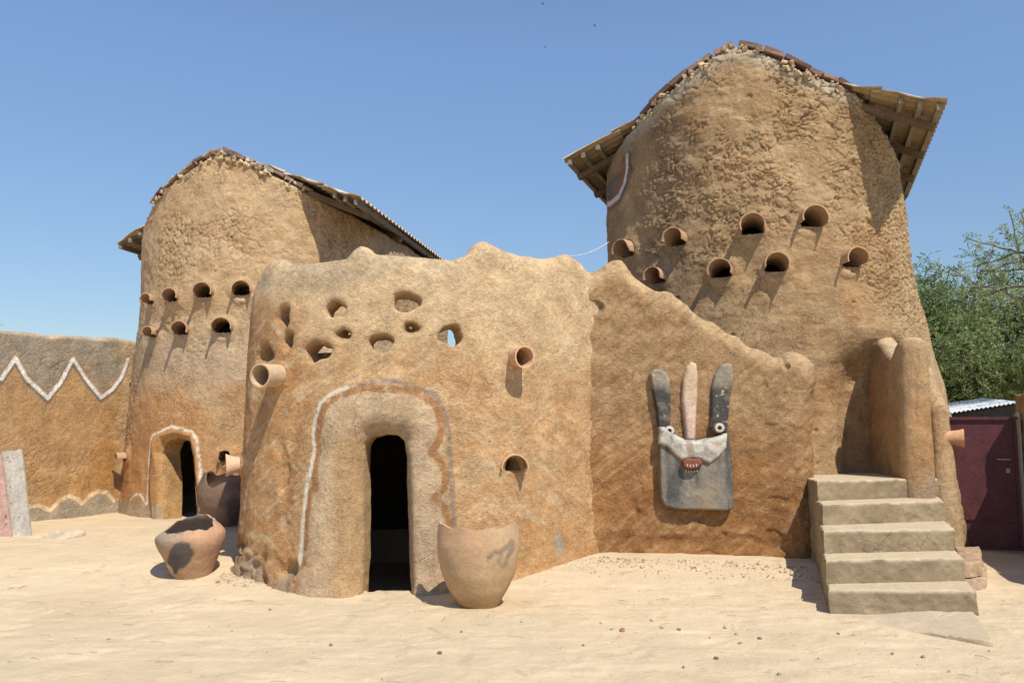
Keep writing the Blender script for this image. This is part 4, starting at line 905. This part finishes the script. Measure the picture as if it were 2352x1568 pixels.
# ================================================================== POTS
def pot(name, loc, prof, rim, colf, label, seed, tilt=(0, 0), th=.022, lump=.008, n=96, group='clay pots in the yard', rz=0):
    """prof: (r,z) outer profile foot to shoulder; rim(angle) = cut height where the broken edge runs"""
    prof = np.array(prof, float); zs = prof[:, 1]; m = 60; zz = np.linspace(0, zs[-1], m); rr = np.interp(zz, zs, prof[:, 0])
    k = np.ones(5)/5; rr2 = np.convolve(np.pad(rr, 2, 'edge'), k, 'valid'); rr2[0] = rr[0]
    V = []; lay = []
    for L_ in (0, 1):
        for i in range(n):
            q = 2*math.pi*i/n; zr = rim(q); 
            for j in range(m):
                z = zz[j]/zs[-1]*zr; r = np.interp(z, zz, rr2)-th*L_; z2 = z if L_ == 0 else max(z, .03)
                V.append((max(r, .01)*math.cos(q), max(r, .01)*math.sin(q), z2)); lay.append(L_)
    V = np.array(V); lay = np.array(lay); K = n*m; rad = V.copy(); rad[:, 2] = 0; rad /= np.linalg.norm(rad, axis=1)[:, None]
    e = lump*fbm(V+seed, 4, seed, 3)+lump*.4*fbm(V+seed, 15, seed+1, 2); V = V+rad*e[:, None]*np.clip(V[:, 2:3]*8, .2, 1)
    c = colf(V, lay); Fs = []
    for L_ in (0, 1):
        for i in range(n):
            i2 = (i+1) % n
            for j in range(m-1):
                f = (L_*K+i*m+j, L_*K+i2*m+j, L_*K+i2*m+j+1, L_*K+i*m+j+1); Fs.append(f if L_ == 0 else f[::-1])
    for i in range(n):
        i2 = (i+1) % n; Fs.append((i*m+m-1, i2*m+m-1, K+i2*m+m-1, K+i*m+m-1))
        Fs.append((i*m, i*m, i2*m, i2*m)) if 0 else None
    nV = len(V); V = np.vstack([V, [[0, 0, 0], [0, 0, .03]]]); c = np.vstack([c, c[:1], c[:1]])
    Fq = np.array(Fs); me = bpy.data.meshes.new(name)
    tri = [(i*m, nV, ((i+1) % n)*m) for i in range(n)]+[(K+((i+1) % n)*m, nV+1, K+i*m) for i in range(n)]
    me.from_pydata([tuple(p) for p in V], [], [tuple(int(x) for x in f) for f in Fq]+tri); me.update()
    a = me.color_attributes.new('Col', 'FLOAT_COLOR', 'POINT'); a.data.foreach_set('color', np.c_[np.clip(c, .01, .9), np.ones(len(c))].astype(np.float32).ravel())
    me.polygons.foreach_set('use_smooth', [True]*len(me.polygons))
    o = link(name, me, M['clay']); o.location = loc; o.rotation_euler = (R(tilt[0]), R(tilt[1]), rz)
    es = o.modifiers.new('e', 'EDGE_SPLIT'); es.split_angle = R(50)
    return tag(o, label, 'clay pot', group)
# angle -90deg faces the camera, 0 is right
def rimA(q):
    x = math.cos(q); y = math.sin(q); z = .70-.045*math.cos(2*x)*0+.02*x*x
    if y > -.15: z -= .30*float(sstep(-.15, .35, np.array(y)))
    return z+.008*math.sin(q*9)+.03*math.exp(-((x+1)/.04)**2)
def colA(V, lay):
    g = fbm(V, 5, 3, 3); c = np.array((.46, .31, .175))+0*V; c = mixc(c, (.50, .31, .19), sstep(.42, .62, V[:, 2]+.05*g)*.75); c = mixc(c, (.34, .21, .10), sstep(.16, .05, V[:, 2]+.04*g)*.7)
    c = mixc(c, (.44, .36, .22), sstep(0, .4, fbm(V, 2.2, 8, 2))*.5)
    q = V[:, 0]-.12; w = V[:, 2]-.52; ln = np.array([(-.02, -.05), (.03, -.005), (.07, -.02), (.12, .02), (.16, .035), (.175, .06), (.18, .0), (.14, -.06), (.12, -.10)])
    d = seg_dist(q, w, ln*np.array((1, 1))); d2 = seg_dist(q, w, np.array([(.08, -.03), (.06, -.09), (.09, -.14), (.13, -.12)])); s = np.maximum(sstep(.035, .012, d+.02*g), sstep(.028, .01, d2+.01*g)*.7)*(V[:, 1] < 0)
    return mixc(c, (.16, .14, .125), s*.65)
pot('clay_pot', (-.295, 7.42, .0), [(.165, 0), (.20, .05), (.262, .15), (.322, .28), (.352, .42), (.363, .54), (.356, .64), (.345, .76)], rimA, colA, 'tan clay pot with a cut rim standing just right of the main doorway', 5)
def rimB(q):
    x = math.cos(q); y = math.sin(q); z = .535-.03*float(sstep(.2, 1, np.array(-x)))+.010*math.sin(q*5+1)+.07*float(sstep(-.3, 1, np.array(y)))+.006*math.sin(q*13)
    return z-.05*float(sstep(.75, 1, np.array(-x)))
def colB(V, lay):
    g = fbm(V, 5, 13, 3); c = np.array((.40, .25, .155))+0*V; c = mixc(c, (.46, .275, .17), sstep(.3, .5, V[:, 2]+.05*g)*sstep(-.1, .2, V[:, 0])); c = mixc(c, (.30, .26, .21), sstep(.35, .45, V[:, 2]+.06*g)*sstep(.05, -.1, V[:, 0])*.6)
    d = np.hypot((V[:, 0]-.0-.25*(V[:, 2]-.3))/.13, (V[:, 2]-.31)/.17)+.75*fbm(V, 5, 9, 3); c = mixc(c, (.085, .08, .078), sstep(1.05, .88, d)*(V[:, 1] < 0)*.95)
    c = mixc(c, (.30, .24, .20), (lay == 1)*.8); cr = np.hypot(V[:, 0]+.17, V[:, 2]-.16)
    return mixc(c, (.50, .36, .22), sstep(.07, .04, cr+.02*g))
bB = ptz(432, 1338, .03); pot('clay_pot', (bB[0], bB[1]+.12, .03), [(.14, 0), (.17, .03), (.21, .13), (.265, .26), (.312, .36), (.330, .43), (.320, .485), (.28, .53), (.24, .565), (.228, .63)], rimB, colB, 'orange clay pot with a black scorch patch and broken rim, left of the house', 15, tilt=(5, -3), lump=.012)
def rimC(q):
    x = math.cos(q); y = math.sin(q); z = .70+.02*math.sin(q*7)
    if y < .3: z -= .13*math.exp(-((x+.15)/.4)**2)
    return z+.05*math.exp(-((x+.9)/.12)**2)
def colC(V, lay):
    g = fbm(V, 4, 23, 3); c = np.array((.20, .13, .095))+0*V; return mixc(c, (.07, .068, .066), sstep(-.15, .3, g+.5*V[:, 0]-.1)*.85)  # clay colour darkened to stand in for the house's shade
bC = ptz(502, 1228, .2); pot('clay_pot', (bC[0]+.02, bC[1]+.25, .215), [(.15, 0), (.2, .06), (.29, .2), (.36, .34), (.385, .46), (.375, .58), (.34, .66), (.30, .74)], rimC, colC, 'clay pot with a jagged notched rim, its colour darkened for the shade between tower and house', 25)

# ================================================================== SMALL THINGS
def board(name, label, corners, th, col, seed, nails, cat='board'):
    """corners: four world points (bottom-left, bottom-right, top-right, top-left)"""
    A, B, Cc, D = [np.array(p, float) for p in corners]; nx, nz = 14, 60
    n = np.cross(B-A, D-A); n /= np.linalg.norm(n); n = n if n[1] < 0 else -n; V = []; c = []
    for L_ in (0, 1):
        for i in range(nx+1):
            for j in range(nz+1):
                u, v = i/nx, j/nz; e = .006*vn(np.array((j*.3, seed, 0.)), 1, 5)*(1 if i == nx else -1 if i == 0 else 0); p = A*(1-u)*(1-v)+B*u*(1-v)+Cc*u*v+D*(1-u)*v-n*th*L_
                if j == nz: p = p+(D-A)/np.linalg.norm(D-A)*.02*vn(np.array((i*.7, seed, 1.)), 1, 8)
                V.append(p+n*.002*vn(p*np.array((40, 40, 3)), 1, seed)*(L_ == 0)+(B-A)*e)
                q = np.array(col)*(1+.12*vn(p*np.array((30, 30, 2.)), 1, seed)); 
                for (a, b) in nails:
                    if math.hypot((u-a)*.25, (v-b)) < .013: q = np.array((.08, .06, .05))
                c.append(q)
    K = (nx+1)*(nz+1); Fs = []
    for L_ in (0, 1):
        for i in range(nx):
            for j in range(nz):
                f = [L_*K+i*(nz+1)+j, L_*K+(i+1)*(nz+1)+j, L_*K+(i+1)*(nz+1)+j+1, L_*K+i*(nz+1)+j+1]; Fs.append(f if L_ == 0 else f[::-1])
    for i in range(nx):
        for j in (0, nz): Fs.append([i*(nz+1)+j, (i+1)*(nz+1)+j, K+(i+1)*(nz+1)+j, K+i*(nz+1)+j])
    for j in range(nz):
        for i in (0, nx): Fs.append([i*(nz+1)+j, i*(nz+1)+j+1, K+i*(nz+1)+j+1, K+i*(nz+1)+j])
    me = mesh_np(name, np.array(V), np.array(Fs), np.clip(np.array(c), .01, .9)); bm = bmesh.new(); bm.from_mesh(me); bmesh.ops.recalc_face_normals(bm, faces=bm.faces); bm.to_mesh(me); bm.free()
    o = link(name, me, M['wood']); e = o.modifiers.new('e', 'EDGE_SPLIT'); e.split_angle = R(40); return tag(o, label, cat)
Yb, Yt = 9.95, 10.32
board('wooden_board', 'weathered grey board with nail holes leaning on the zigzag wall', [pt(33, 1260, Yb), pt(73, 1250, Yb), pt(49, 1032, Yt), pt(3, 1037, Yt)], .03, (.42, .385, .33), 3,
      [(.2, .05), (.6, .06), (.5, .30), (.2, .62), (.3, .93), (.35, .88), (.15, .45)])
board('wooden_board', 'faded pink board leaning beside the grey board', [pt(-14, 1274, Yb-.08), pt(31, 1267, Yb-.08), pt(2, 1045, Yt-.08), pt(-42, 1048, Yt-.08)], .03, (.42, .27, .22), 6, [(.8, .28), (.85, .36), (.8, .1)])
def rock(name, loc, size, col, label, cat, seed, group=None, mat='stone', sub=3, rz=0):
    bm = bmesh.new(); bmesh.ops.create_icosphere(bm, subdivisions=sub, radius=1); me = bpy.data.meshes.new(name); bm.to_mesh(me); bm.free()
    n = len(me.vertices); co = np.zeros(n*3); me.vertices.foreach_get('co', co); co = co.reshape(-1, 3); co = np.sign(co)*np.abs(co)**.8
    co = co*(1+.28*fbm(co+seed, 1.3, seed, 3))[:, None]*np.array(size); me.vertices.foreach_set('co', co.ravel())
    a = me.color_attributes.new('Col', 'FLOAT_COLOR', 'POINT'); a.data.foreach_set('color', np.tile((*col, 1.), n).astype(np.float32)); me.polygons.foreach_set('use_smooth', [sub > 2]*len(me.polygons)); me.update()
    o = link(name, me, M[mat]); o.location = loc; o.rotation_euler = (0, 0, rz); return tag(o, label, cat, group)
fs = ptz(147, 1240, .2)
mb = MB(); rough_prism(mb, [(-.24, -.12), (-.05, -.18), (.22, -.12), (.27, .04), (.16, .17), (-.08, .15), (-.26, .02)], 0, .07, amp=.02, step=.03, col=(.50, .42, .30), seed=61, rnd=.02,
    M4=Matrix.Translation((fs[0], fs[1]-.05, .215)) @ Matrix.Rotation(R(14), 4, 'X') @ Matrix.Rotation(R(-6), 4, 'Y'))
tag(mb.build('flat_stone', M['stone'], None, smooth=True), 'flat pale stone lying on the sand below the zigzag wall', 'stone')
rs = random.Random(21)
peb_px = [(1490, 1572), (1430, 1448), (1380, 1430), (1405, 1446), (1450, 1500), (1560, 1445), (1521, 1440), (1497, 1424), (1630, 1464), (1700, 1478), (1745, 1466), (1667, 1440), (1692, 1455), (1570, 1532), (1645, 1512), (1340, 1482), (1290, 1489), (1200, 1428), (1126, 1416), (760, 1480), (705, 1520), (1880, 1512), (620, 1400), (480, 1440), (1060, 1450), (2050, 1500), (1925, 1455), (250, 1470), (1010, 1500), (880, 1560), (1790, 1550), (2180, 1540), (2120, 1508)]
for k, (x, y) in enumerate(peb_px):
    p = ptz(x, y, 0); s = rs.uniform(.007, .016)*(1.6 if k in (0, 1, 18) else 1)
    if y > 1566: continue
    rock('pebble', (p[0], p[1], s*.35), (s*1.2, s, s*.7), rs.choice([(.20, .15, .12), (.33, .26, .2), (.40, .20, .13), (.5, .42, .32)]), 'small pebble lying loose on the sandy yard', 'pebble', k, 'pebbles scattered over the yard', sub=2, rz=rs.random()*3)
clod = MB()
for k in range(1500):
    w = rs.random()
    if w < .4: x = rs.uniform(-2.9, -1.9); y = rs.gauss(8.05-.28*(x+2), .09); 
    elif w < .75: x = rs.uniform(.2, 3.0); y = 8.95-.15*abs(x-1)-abs(rs.gauss(0, .22))
    else: x = rs.uniform(-5, 4.5); y = rs.uniform(5, 9)
    s = rs.uniform(.002, .008) if rs.random() < .94 else rs.uniform(.010, .02)
    if w >= .75: s *= .5
    q = np.linalg.qr(np.random.normal(size=(3, 3)))[0]
    clod.box((x, y, float(gz(x, y))+s*.3), q[0], q[1], q[2], (s, s*.8, s*.6), np.array((.52, .41, .28))*rs.uniform(.75, 1.1), s*.3)
tag(clod.build('crumbs', M['stone'], None), 'crumbled mud and grit along the foot of the walls', 'gravel', kind='stuff')
st = MB()
for k in range(320):
    x = rs.uniform(-5, 5); y = rs.uniform(5, 8.8); an = rs.uniform(-.5, .5) if rs.random() < .7 else rs.uniform(0, 3); L_ = rs.uniform(.02, .14)
    if k < 5: x, y, an, L_ = [(1.25, 7.95, .12, .42), (1.0, 7.3, .1, .3), (1.75, 7.15, .1, .35), (2.05, 7.3, .0, .2), (-.8, 7.5, .08, .3)][k]
    z = float(gz(x, y))+.012; c = rs.choice([(.62, .52, .34), (.40, .30, .19), (.5, .4, .26)])
    m_ = (x+math.cos(an)*L_/2, y+math.sin(an)*L_/2+rs.uniform(-.006, .006)); st.tube([(x, y, z), (*m_, z+.006), (x+math.cos(an)*L_, y+math.sin(an)*L_, z)], .0022, 4, c)
tag(st.build('straw_bits', M['wood'], None), 'bits of straw and twig lying on the sand', 'straw', kind='stuff')
# low broken brick footing right of the steps
bs = tag(empty('brick_footing', (4.75, 8.4, 0)), 'short stub of broken brick footing beside the right end of the steps', 'brickwork')
for k, (z0, z1, o_) in enumerate(((-.05, .13, 0), (.14, .28, -.03))):
    p = [ptz(x, y, .05)[:2] for x, y in ((2205, 1352), (2268, 1345), (2262, 1305), (2205, 1305))]
    p = [(a[0]+o_*(1 if a[0] > 4.5 else 0), a[1]+.02*k) for a in p]
    mb = MB(); rough_prism(mb, p, z0, z1, amp=.018, step=.02, col=(.42, .29, .19) if k else (.40, .29, .2), seed=70+k, rnd=.02); mb.build('brick_course', M['brick'], bs, smooth=True)

# ================================================================== GATE, SHED, FAR RIGHT WALL
GL = np.array((.94, -.342, 0)); GA = np.array((.342, .94, 0)); UP = np.array((0, 0, 1.)); G0 = np.array((5.35, 10.1, 0))
gate = tag(empty('metal_gate', (5.8, 9.95, .05)), 'maroon sheet metal gate half in shade at the right of the yard', 'gate')
def gp(t, d, z): return G0+GL*t+GA*d+UP*z
mb = MB(); mb.box(gp(.01, 0, .88), GL, GA, UP, (.66, .012, .78)); mb.build('panel', M['gate'], gate)
mb = MB(); mb.box(gp(.01, -.02, 1.645), GL, GA, UP, (.68, .018, .018)); mb.box(gp(.01, -.02, .12), GL, GA, UP, (.68, .018, .018)); mb.box(gp(.66, -.02, .88), GL, GA, UP, (.018, .018, .74)); mb.box(gp(.01, -.02, .45), GL, GA, UP, (.64, .012, .012)); mb.build('gate_frame', M['gate'], gate)
mb = MB(); mb.box(gp(.52, -.035, 1.16), GL, GA, UP, (.07, .008, .009), (.35, .3, .27)); mb.build('bolt', M['brick'], gate, bevel=.003); mb = MB(); mb.box(gp(.56, -.045, 1.03), GL, GA, UP, (.022, .012, .028), (.45, .36, .2)); mb.build('padlock', M['brick'], gate, bevel=.004)
post = tag(empty('gate_post', (6.2, 9.8, .05)), 'tall mud gate pillar with a bare concrete edge at the far right', 'pillar')
mb = MB(); o_ = [gp(.70, .10, 0)[:2], gp(.70, -.02, 0)[:2], gp(.73, -.02, 0)[:2], gp(.73, .10, 0)[:2]]; rough_prism(mb, o_, -.05, 1.72, amp=.008, step=.03, col=(.48, .46, .42), seed=81); mb.build('jamb', M['concrete'], post, smooth=True)
mb = MB(); o_ = [gp(.735, .25, 0)[:2], gp(.735, -.35, 0)[:2], gp(1.16, -.35, 0)[:2], gp(1.16, .25, 0)[:2]]; rough_prism(mb, o_, -.05, 1.93, amp=.02, step=.03, col=(.42, .27, .14), seed=82, rnd=.03); mb.build('pillar', M['mudrough'], post, smooth=True)
mb = MB(); o_ = [gp(.88, -.36, 0)[:2], gp(1.16, -2.6, 0)[:2], gp(1.41, -2.6, 0)[:2], gp(1.16, -.36, 0)[:2]]; rough_prism(mb, o_, -.05, 1.80, amp=.02, step=.05, col=(.42, .28, .15), seed=83, rnd=.03)
tag(mb.build('garden_wall', M['mudrough'], None, smooth=True), 'plain mud wall running from the gate pillar towards the viewer, past the right edge', 'mud wall')
shed = tag(empty('shed', (6.8, 12.5, .1)), 'small dark shed with a pale tin roof behind the maroon gate', 'shed')
A0 = pt(2120, 957, 11.4); A1 = pt(2345, 922, 11.1); B0 = A0+GA*2.4+UP*.05; B1 = A1+GA*2.4+UP*.22; 
B0[2] = pt(2176, 940, B0[1])[2]; B1[2] = pt(2338, 914, B1[1])[2]
def corr(A0, A1, B0, B1, n=80):
    mb = MB(); V = []
    for t in np.linspace(0, 1, n):
        w = .012*math.sin(t*n*.55*math.pi); V += [A0*(1-t)+A1*t+UP*w, B0*(1-t)+B1*t+UP*w, A0*(1-t)+A1*t+UP*(w-.008), B0*(1-t)+B1*t+UP*(w-.008)]
    Fs = []
    for i in range(n-1): b = i*4; Fs += [(b, b+4, b+5, b+1), (b+2, b+3, b+7, b+6), (b, b+2, b+6, b+4), (b+1, b+5, b+7, b+3)]
    mb.add(V, Fs); return mb
corr(A0, A1, B0, B1).build('roof', M['tin'], shed, smooth=True)
mb = MB(); w0 = A0+GA*.1; w1 = A1+GA*.1
mb.add([(w0[0], w0[1], 0), (w1[0], w1[1], 0), (w1[0], w1[1], w1[2]-.03), (w0[0], w0[1], w0[2]-.03)]+[(p[0], p[1], z) for p, z in ((B0-GA*.1, 0), (B1-GA*.1, 0), (B1-GA*.1, B1[2]-.03), (B0-GA*.1, B0[2]-.03))], [(0, 1, 2, 3), (4, 7, 6, 5), (0, 3, 7, 4), (1, 5, 6, 2), (2, 6, 7, 3)])
mb.build('wall', M['darkw'], shed)

# ================================================================== TREES
def tree(name, loc, label, branches, leaves, seed, trunk_r, col=(.20, .255, .105), leaf=(.05, .016), cat='tree', group='trees beyond the yard'):
    root = tag(empty(name, loc), label, cat, group); mb = MB(); rs = np.random.RandomState(seed); tips = []
    def grow(p, d, L_, r, lev):
        n = 6; pts = [p]; q = np.array(p, float); dd = np.array(d, float)
        for i in range(n):
            dd = dd+rs.normal(0, .16, 3)+np.array((0, 0, .02 if lev < 3 else -.05)); dd /= np.linalg.norm(dd); q = q+dd*L_/n; pts.append(q.copy())
        mb.tube(pts, np.linspace(r, r*.55, n+1), 7 if lev < 2 else 4, (1, 1, 1))
        if lev >= branches['lev']: tips.append(pts); return
        for k in range(branches['k'][lev]):
            t = rs.randint(2, n+1); b = pts[t]; an = rs.uniform(0, 6.28); sp = rs.uniform(.5, 1.1)
            x = np.cross(dd, (0.3, .2, 1)); x /= np.linalg.norm(x); y = np.cross(dd, x); nd_ = dd*math.cos(sp)+(x*math.cos(an)+y*math.sin(an))*math.sin(sp); nd_[2] += .12
            grow(b, nd_/np.linalg.norm(nd_), L_*rs.uniform(.6, .8), r*.55, lev+1)
        if lev > 0: grow(q, dd, L_*.7, r*.55, lev+1)
    for s in branches['start']: grow(*s, 0)
    mb.build('trunk', M['bark'], root, smooth=True)
    # sprays: a drooping rachis with leaflets on both sides
    V = []; cols = []; nf = 0
    P0 = []; D0 = []
    for pts in tips:
        for k in range(leaves):
            t = rs.uniform(0, len(pts)-1); i = int(t); p = pts[i]+(pts[min(i+1, len(pts)-1)]-pts[i])*(t-i); P0.append(p+rs.normal(0, branches.get('spread', .12), 3)); D0.append(rs.normal(0, 1, 3)+np.array((0, 0, .1)))
    P0 = np.array(P0); D0 = np.array(D0); D0 /= np.linalg.norm(D0, axis=1)[:, None]; n = len(P0); m = branches.get('leaflets', 9)
    shade = 1.05+.4*fbm(P0, .9, seed, 2)+rs.normal(0, .14, n); yel = np.clip(fbm(P0, 1.2, seed+4, 2)*1.6+rs.normal(0, .25, n), 0, 1)
    S = np.cross(D0, rs.normal(0, 1, (n, 3))); S /= np.linalg.norm(S, axis=1)[:, None]; L_ = branches.get('spray', .22)*rs.uniform(.6, 1.2, n)
    for j in range(m):
        for sg in (-1, 1):
            t = (j+.5)/m; b = P0+D0*(L_*t)[:, None]; b[:, 2] -= .35*L_*t*t; dr = S*sg+D0*.7+rs.normal(0, .25, (n, 3)); dr /= np.linalg.norm(dr, axis=1)[:, None]
            w = np.cross(dr, rs.normal(0, 1, (n, 3))+np.array((0, 0, 1.5))); w /= np.linalg.norm(w, axis=1)[:, None]; ll, ww = leaf; k = (1-.5*abs(t-.4))
            V.append(np.stack([b, b+dr*ll*.5*k+w*ww*.5, b+dr*ll*k, b+dr*ll*.5*k-w*ww*.5], 1)); c = np.array(col)[None]*np.clip(shade, .35, 1.8)[:, None]; c = c*(1+rs.normal(0, .1, (n, 1))); c = c+yel[:, None]*np.array((.07, .05, .0)); cols.append(np.repeat(np.clip(c, .01, .6), 4, 0).reshape(n, 4, 3))
    V = np.concatenate(V).reshape(-1, 3); cols = np.concatenate(cols).reshape(-1, 3); Fq = np.arange(len(V)).reshape(-1, 4)
    link('crown', mesh_np('crown', V, Fq, cols, smooth=False), M['leaf'], root); return root
tree('leafy_tree', (10.3, 17.5, 0), 'large feathery leaved tree behind the shed and gate', dict(lev=3, k=[5, 4, 4], spread=.22, spray=.34, leaflets=9,
     start=[((10.2, 17.5, .0), (-.05, 0, 1), 1.9, .16), ((10.2, 17.5, 1.2), (-.75, -.2, .55), 2.2, .09), ((10.3, 17.4, 1.0), (.7, -.2, .6), 2.4, .09), ((10.2, 17.3, .9), (-.35, -.5, .3), 2.3, .08), ((9.9, 17.3, .6), (-.85, -.1, .12), 2.0, .07), ((10.6, 17.3, .8), (.6, -.4, .15), 2.2, .07), ((9.2, 17.4, 1.6), (-.8, -.1, .35), 1.9, .06), ((9.2, 17.2, 2.0), (-.5, 0, .35), 1.4, .05)]), 22, 5, .26, leaf=(.075, .026), col=(.20, .255, .105))
tree('leafy_tree', (13.5, 21, 0), 'darker tree filling the gap behind the large feathery tree', dict(lev=3, k=[5, 4, 3], spread=.3, spray=.4, leaflets=7,
     start=[((13.2, 21, .0), (-.1, 0, 1), 1.9, .18), ((13.2, 21, 1.0), (-.8, 0, .5), 2.8, .09), ((13.2, 21, .8), (.6, 0, .5), 2.6, .09), ((12.6, 21, .6), (-.9, 0, .1), 2.4, .08)]), 15, 8, .26, col=(.16, .21, .10), leaf=(.12, .045))
tree('leafy_tree', (9.6, 12.0, 0), 'nearer tree whose feathery branch hangs in from the right edge above the gate', dict(lev=2, k=[3, 4], spread=.07, spray=.24, leaflets=10,
     start=[((9.6, 12.0, 0), (-.06, 0, 1), 3.6, .18), ((9.4, 12.0, 2.75), (-.75, 0, .55), 1.7, .05), ((9.3, 12.0, 2.95), (-.7, -.1, .25), 1.75, .045)]), 13, 12, .18, col=(.24, .30, .14), leaf=(.05, .017))
tree('leafy_tree', (-12.2, 16.2, 0), 'tree mostly hidden beyond the zigzag wall, a few leaves showing at the left edge', dict(lev=2, k=[4, 4], spread=.1, spray=.25, leaflets=9,
     start=[((-12.2, 16.2, 0), (.0, 0, 1), 3.0, .2), ((-12.0, 16.2, 2.5), (.8, 0, .3), 1.2, .06)]), 16, 15, .2, leaf=(.06, .022))

# ================================================================== BIRDS, CABLE
def bird(px, py, Y, s, roll, yaw, label):
    me = bpy.data.meshes.new('bird'); bm = bmesh.new()
    prof = [(-.5, .01), (-.35, .05), (-.1, .09), (.15, .10), (.33, .07), (.42, .05), (.5, .01)]; rings = []
    for x, r in prof: rings.append([bm.verts.new((x, r*math.cos(q), r*.85*math.sin(q))) for q in np.linspace(0, 6.283, 9)[:-1]])
    for a, b in zip(rings[:-1], rings[1:]):
        for i in range(8): bm.faces.new((a[i], a[(i+1) % 8], b[(i+1) % 8], b[i]))
    for sg in (-1, 1):
        top = []; 
        for lay in (.012, -.012): top.append([bm.verts.new((x, sg*y, z+lay)) for x, y, z in ((.22, .05, .02), (.26, .35, .10), (.1, .75, .16), (-.12, 1.1, .12), (-.08, .7, .13), (-.1, .35, .07), (-.12, .05, .02))])
        bm.faces.new(top[0]); bm.faces.new(top[1][::-1])
        for i in range(7): bm.faces.new((top[0][i], top[0][(i+1) % 7], top[1][(i+1) % 7], top[1][i]))
    t0 = [bm.verts.new(p) for p in ((-.42, .03, 0), (-.42, -.03, 0), (-.75, -.14, .005), (-.66, 0, .005), (-.75, .14, .005))]; t1 = [bm.verts.new((v.co.x, v.co.y, -.015)) for v in t0]
    bm.faces.new(t0); bm.faces.new(t1[::-1])
    for i in range(5): bm.faces.new((t0[i], t0[(i+1) % 5], t1[(i+1) % 5], t1[i]))
    bmesh.ops.recalc_face_normals(bm, faces=bm.faces); bm.to_mesh(me); bm.free(); me.polygons.foreach_set('use_smooth', [True]*len(me.polygons))
    o = link('bird', me, M['bird']); o.location = pt(px, py, Y); o.scale = (s,)*3; o.rotation_euler = (R(roll), R(10), R(yaw)); tag(o, label, 'bird', 'birds flying high in the sky')
bird(1247, 9, 28, .085, 25, 120, 'tiny dark bird at the very top edge of the sky')
bird(1366, 59, 28, .08, 30, 130, 'tiny dark bird, rightmost of the three near the top')
bird(1252, 109, 30, .085, -10, 170, 'tiny dark bird gliding level, lowest of the three near the top')
bird(657, 364, 45, .06, 10, 20, 'faint tiny bird above the right roof slope of the smaller tower')
mb = MB(); a_ = pt(1398, 556, 10.9); b_ = pt(1296, 590, 9.3); mb.tube([a_*(1-t)+b_*t-UP*.05*math.sin(math.pi*t) for t in np.linspace(0, 1, 12)], .005, 5, (1, 1, 1))
tag(mb.build('cable', M['cable'], None), 'thin pale cable strung from the house top to the taller tower', 'cable')
# render settings that keep the scene quick
SC.cycles.max_bounces = 6; SC.cycles.diffuse_bounces = 4
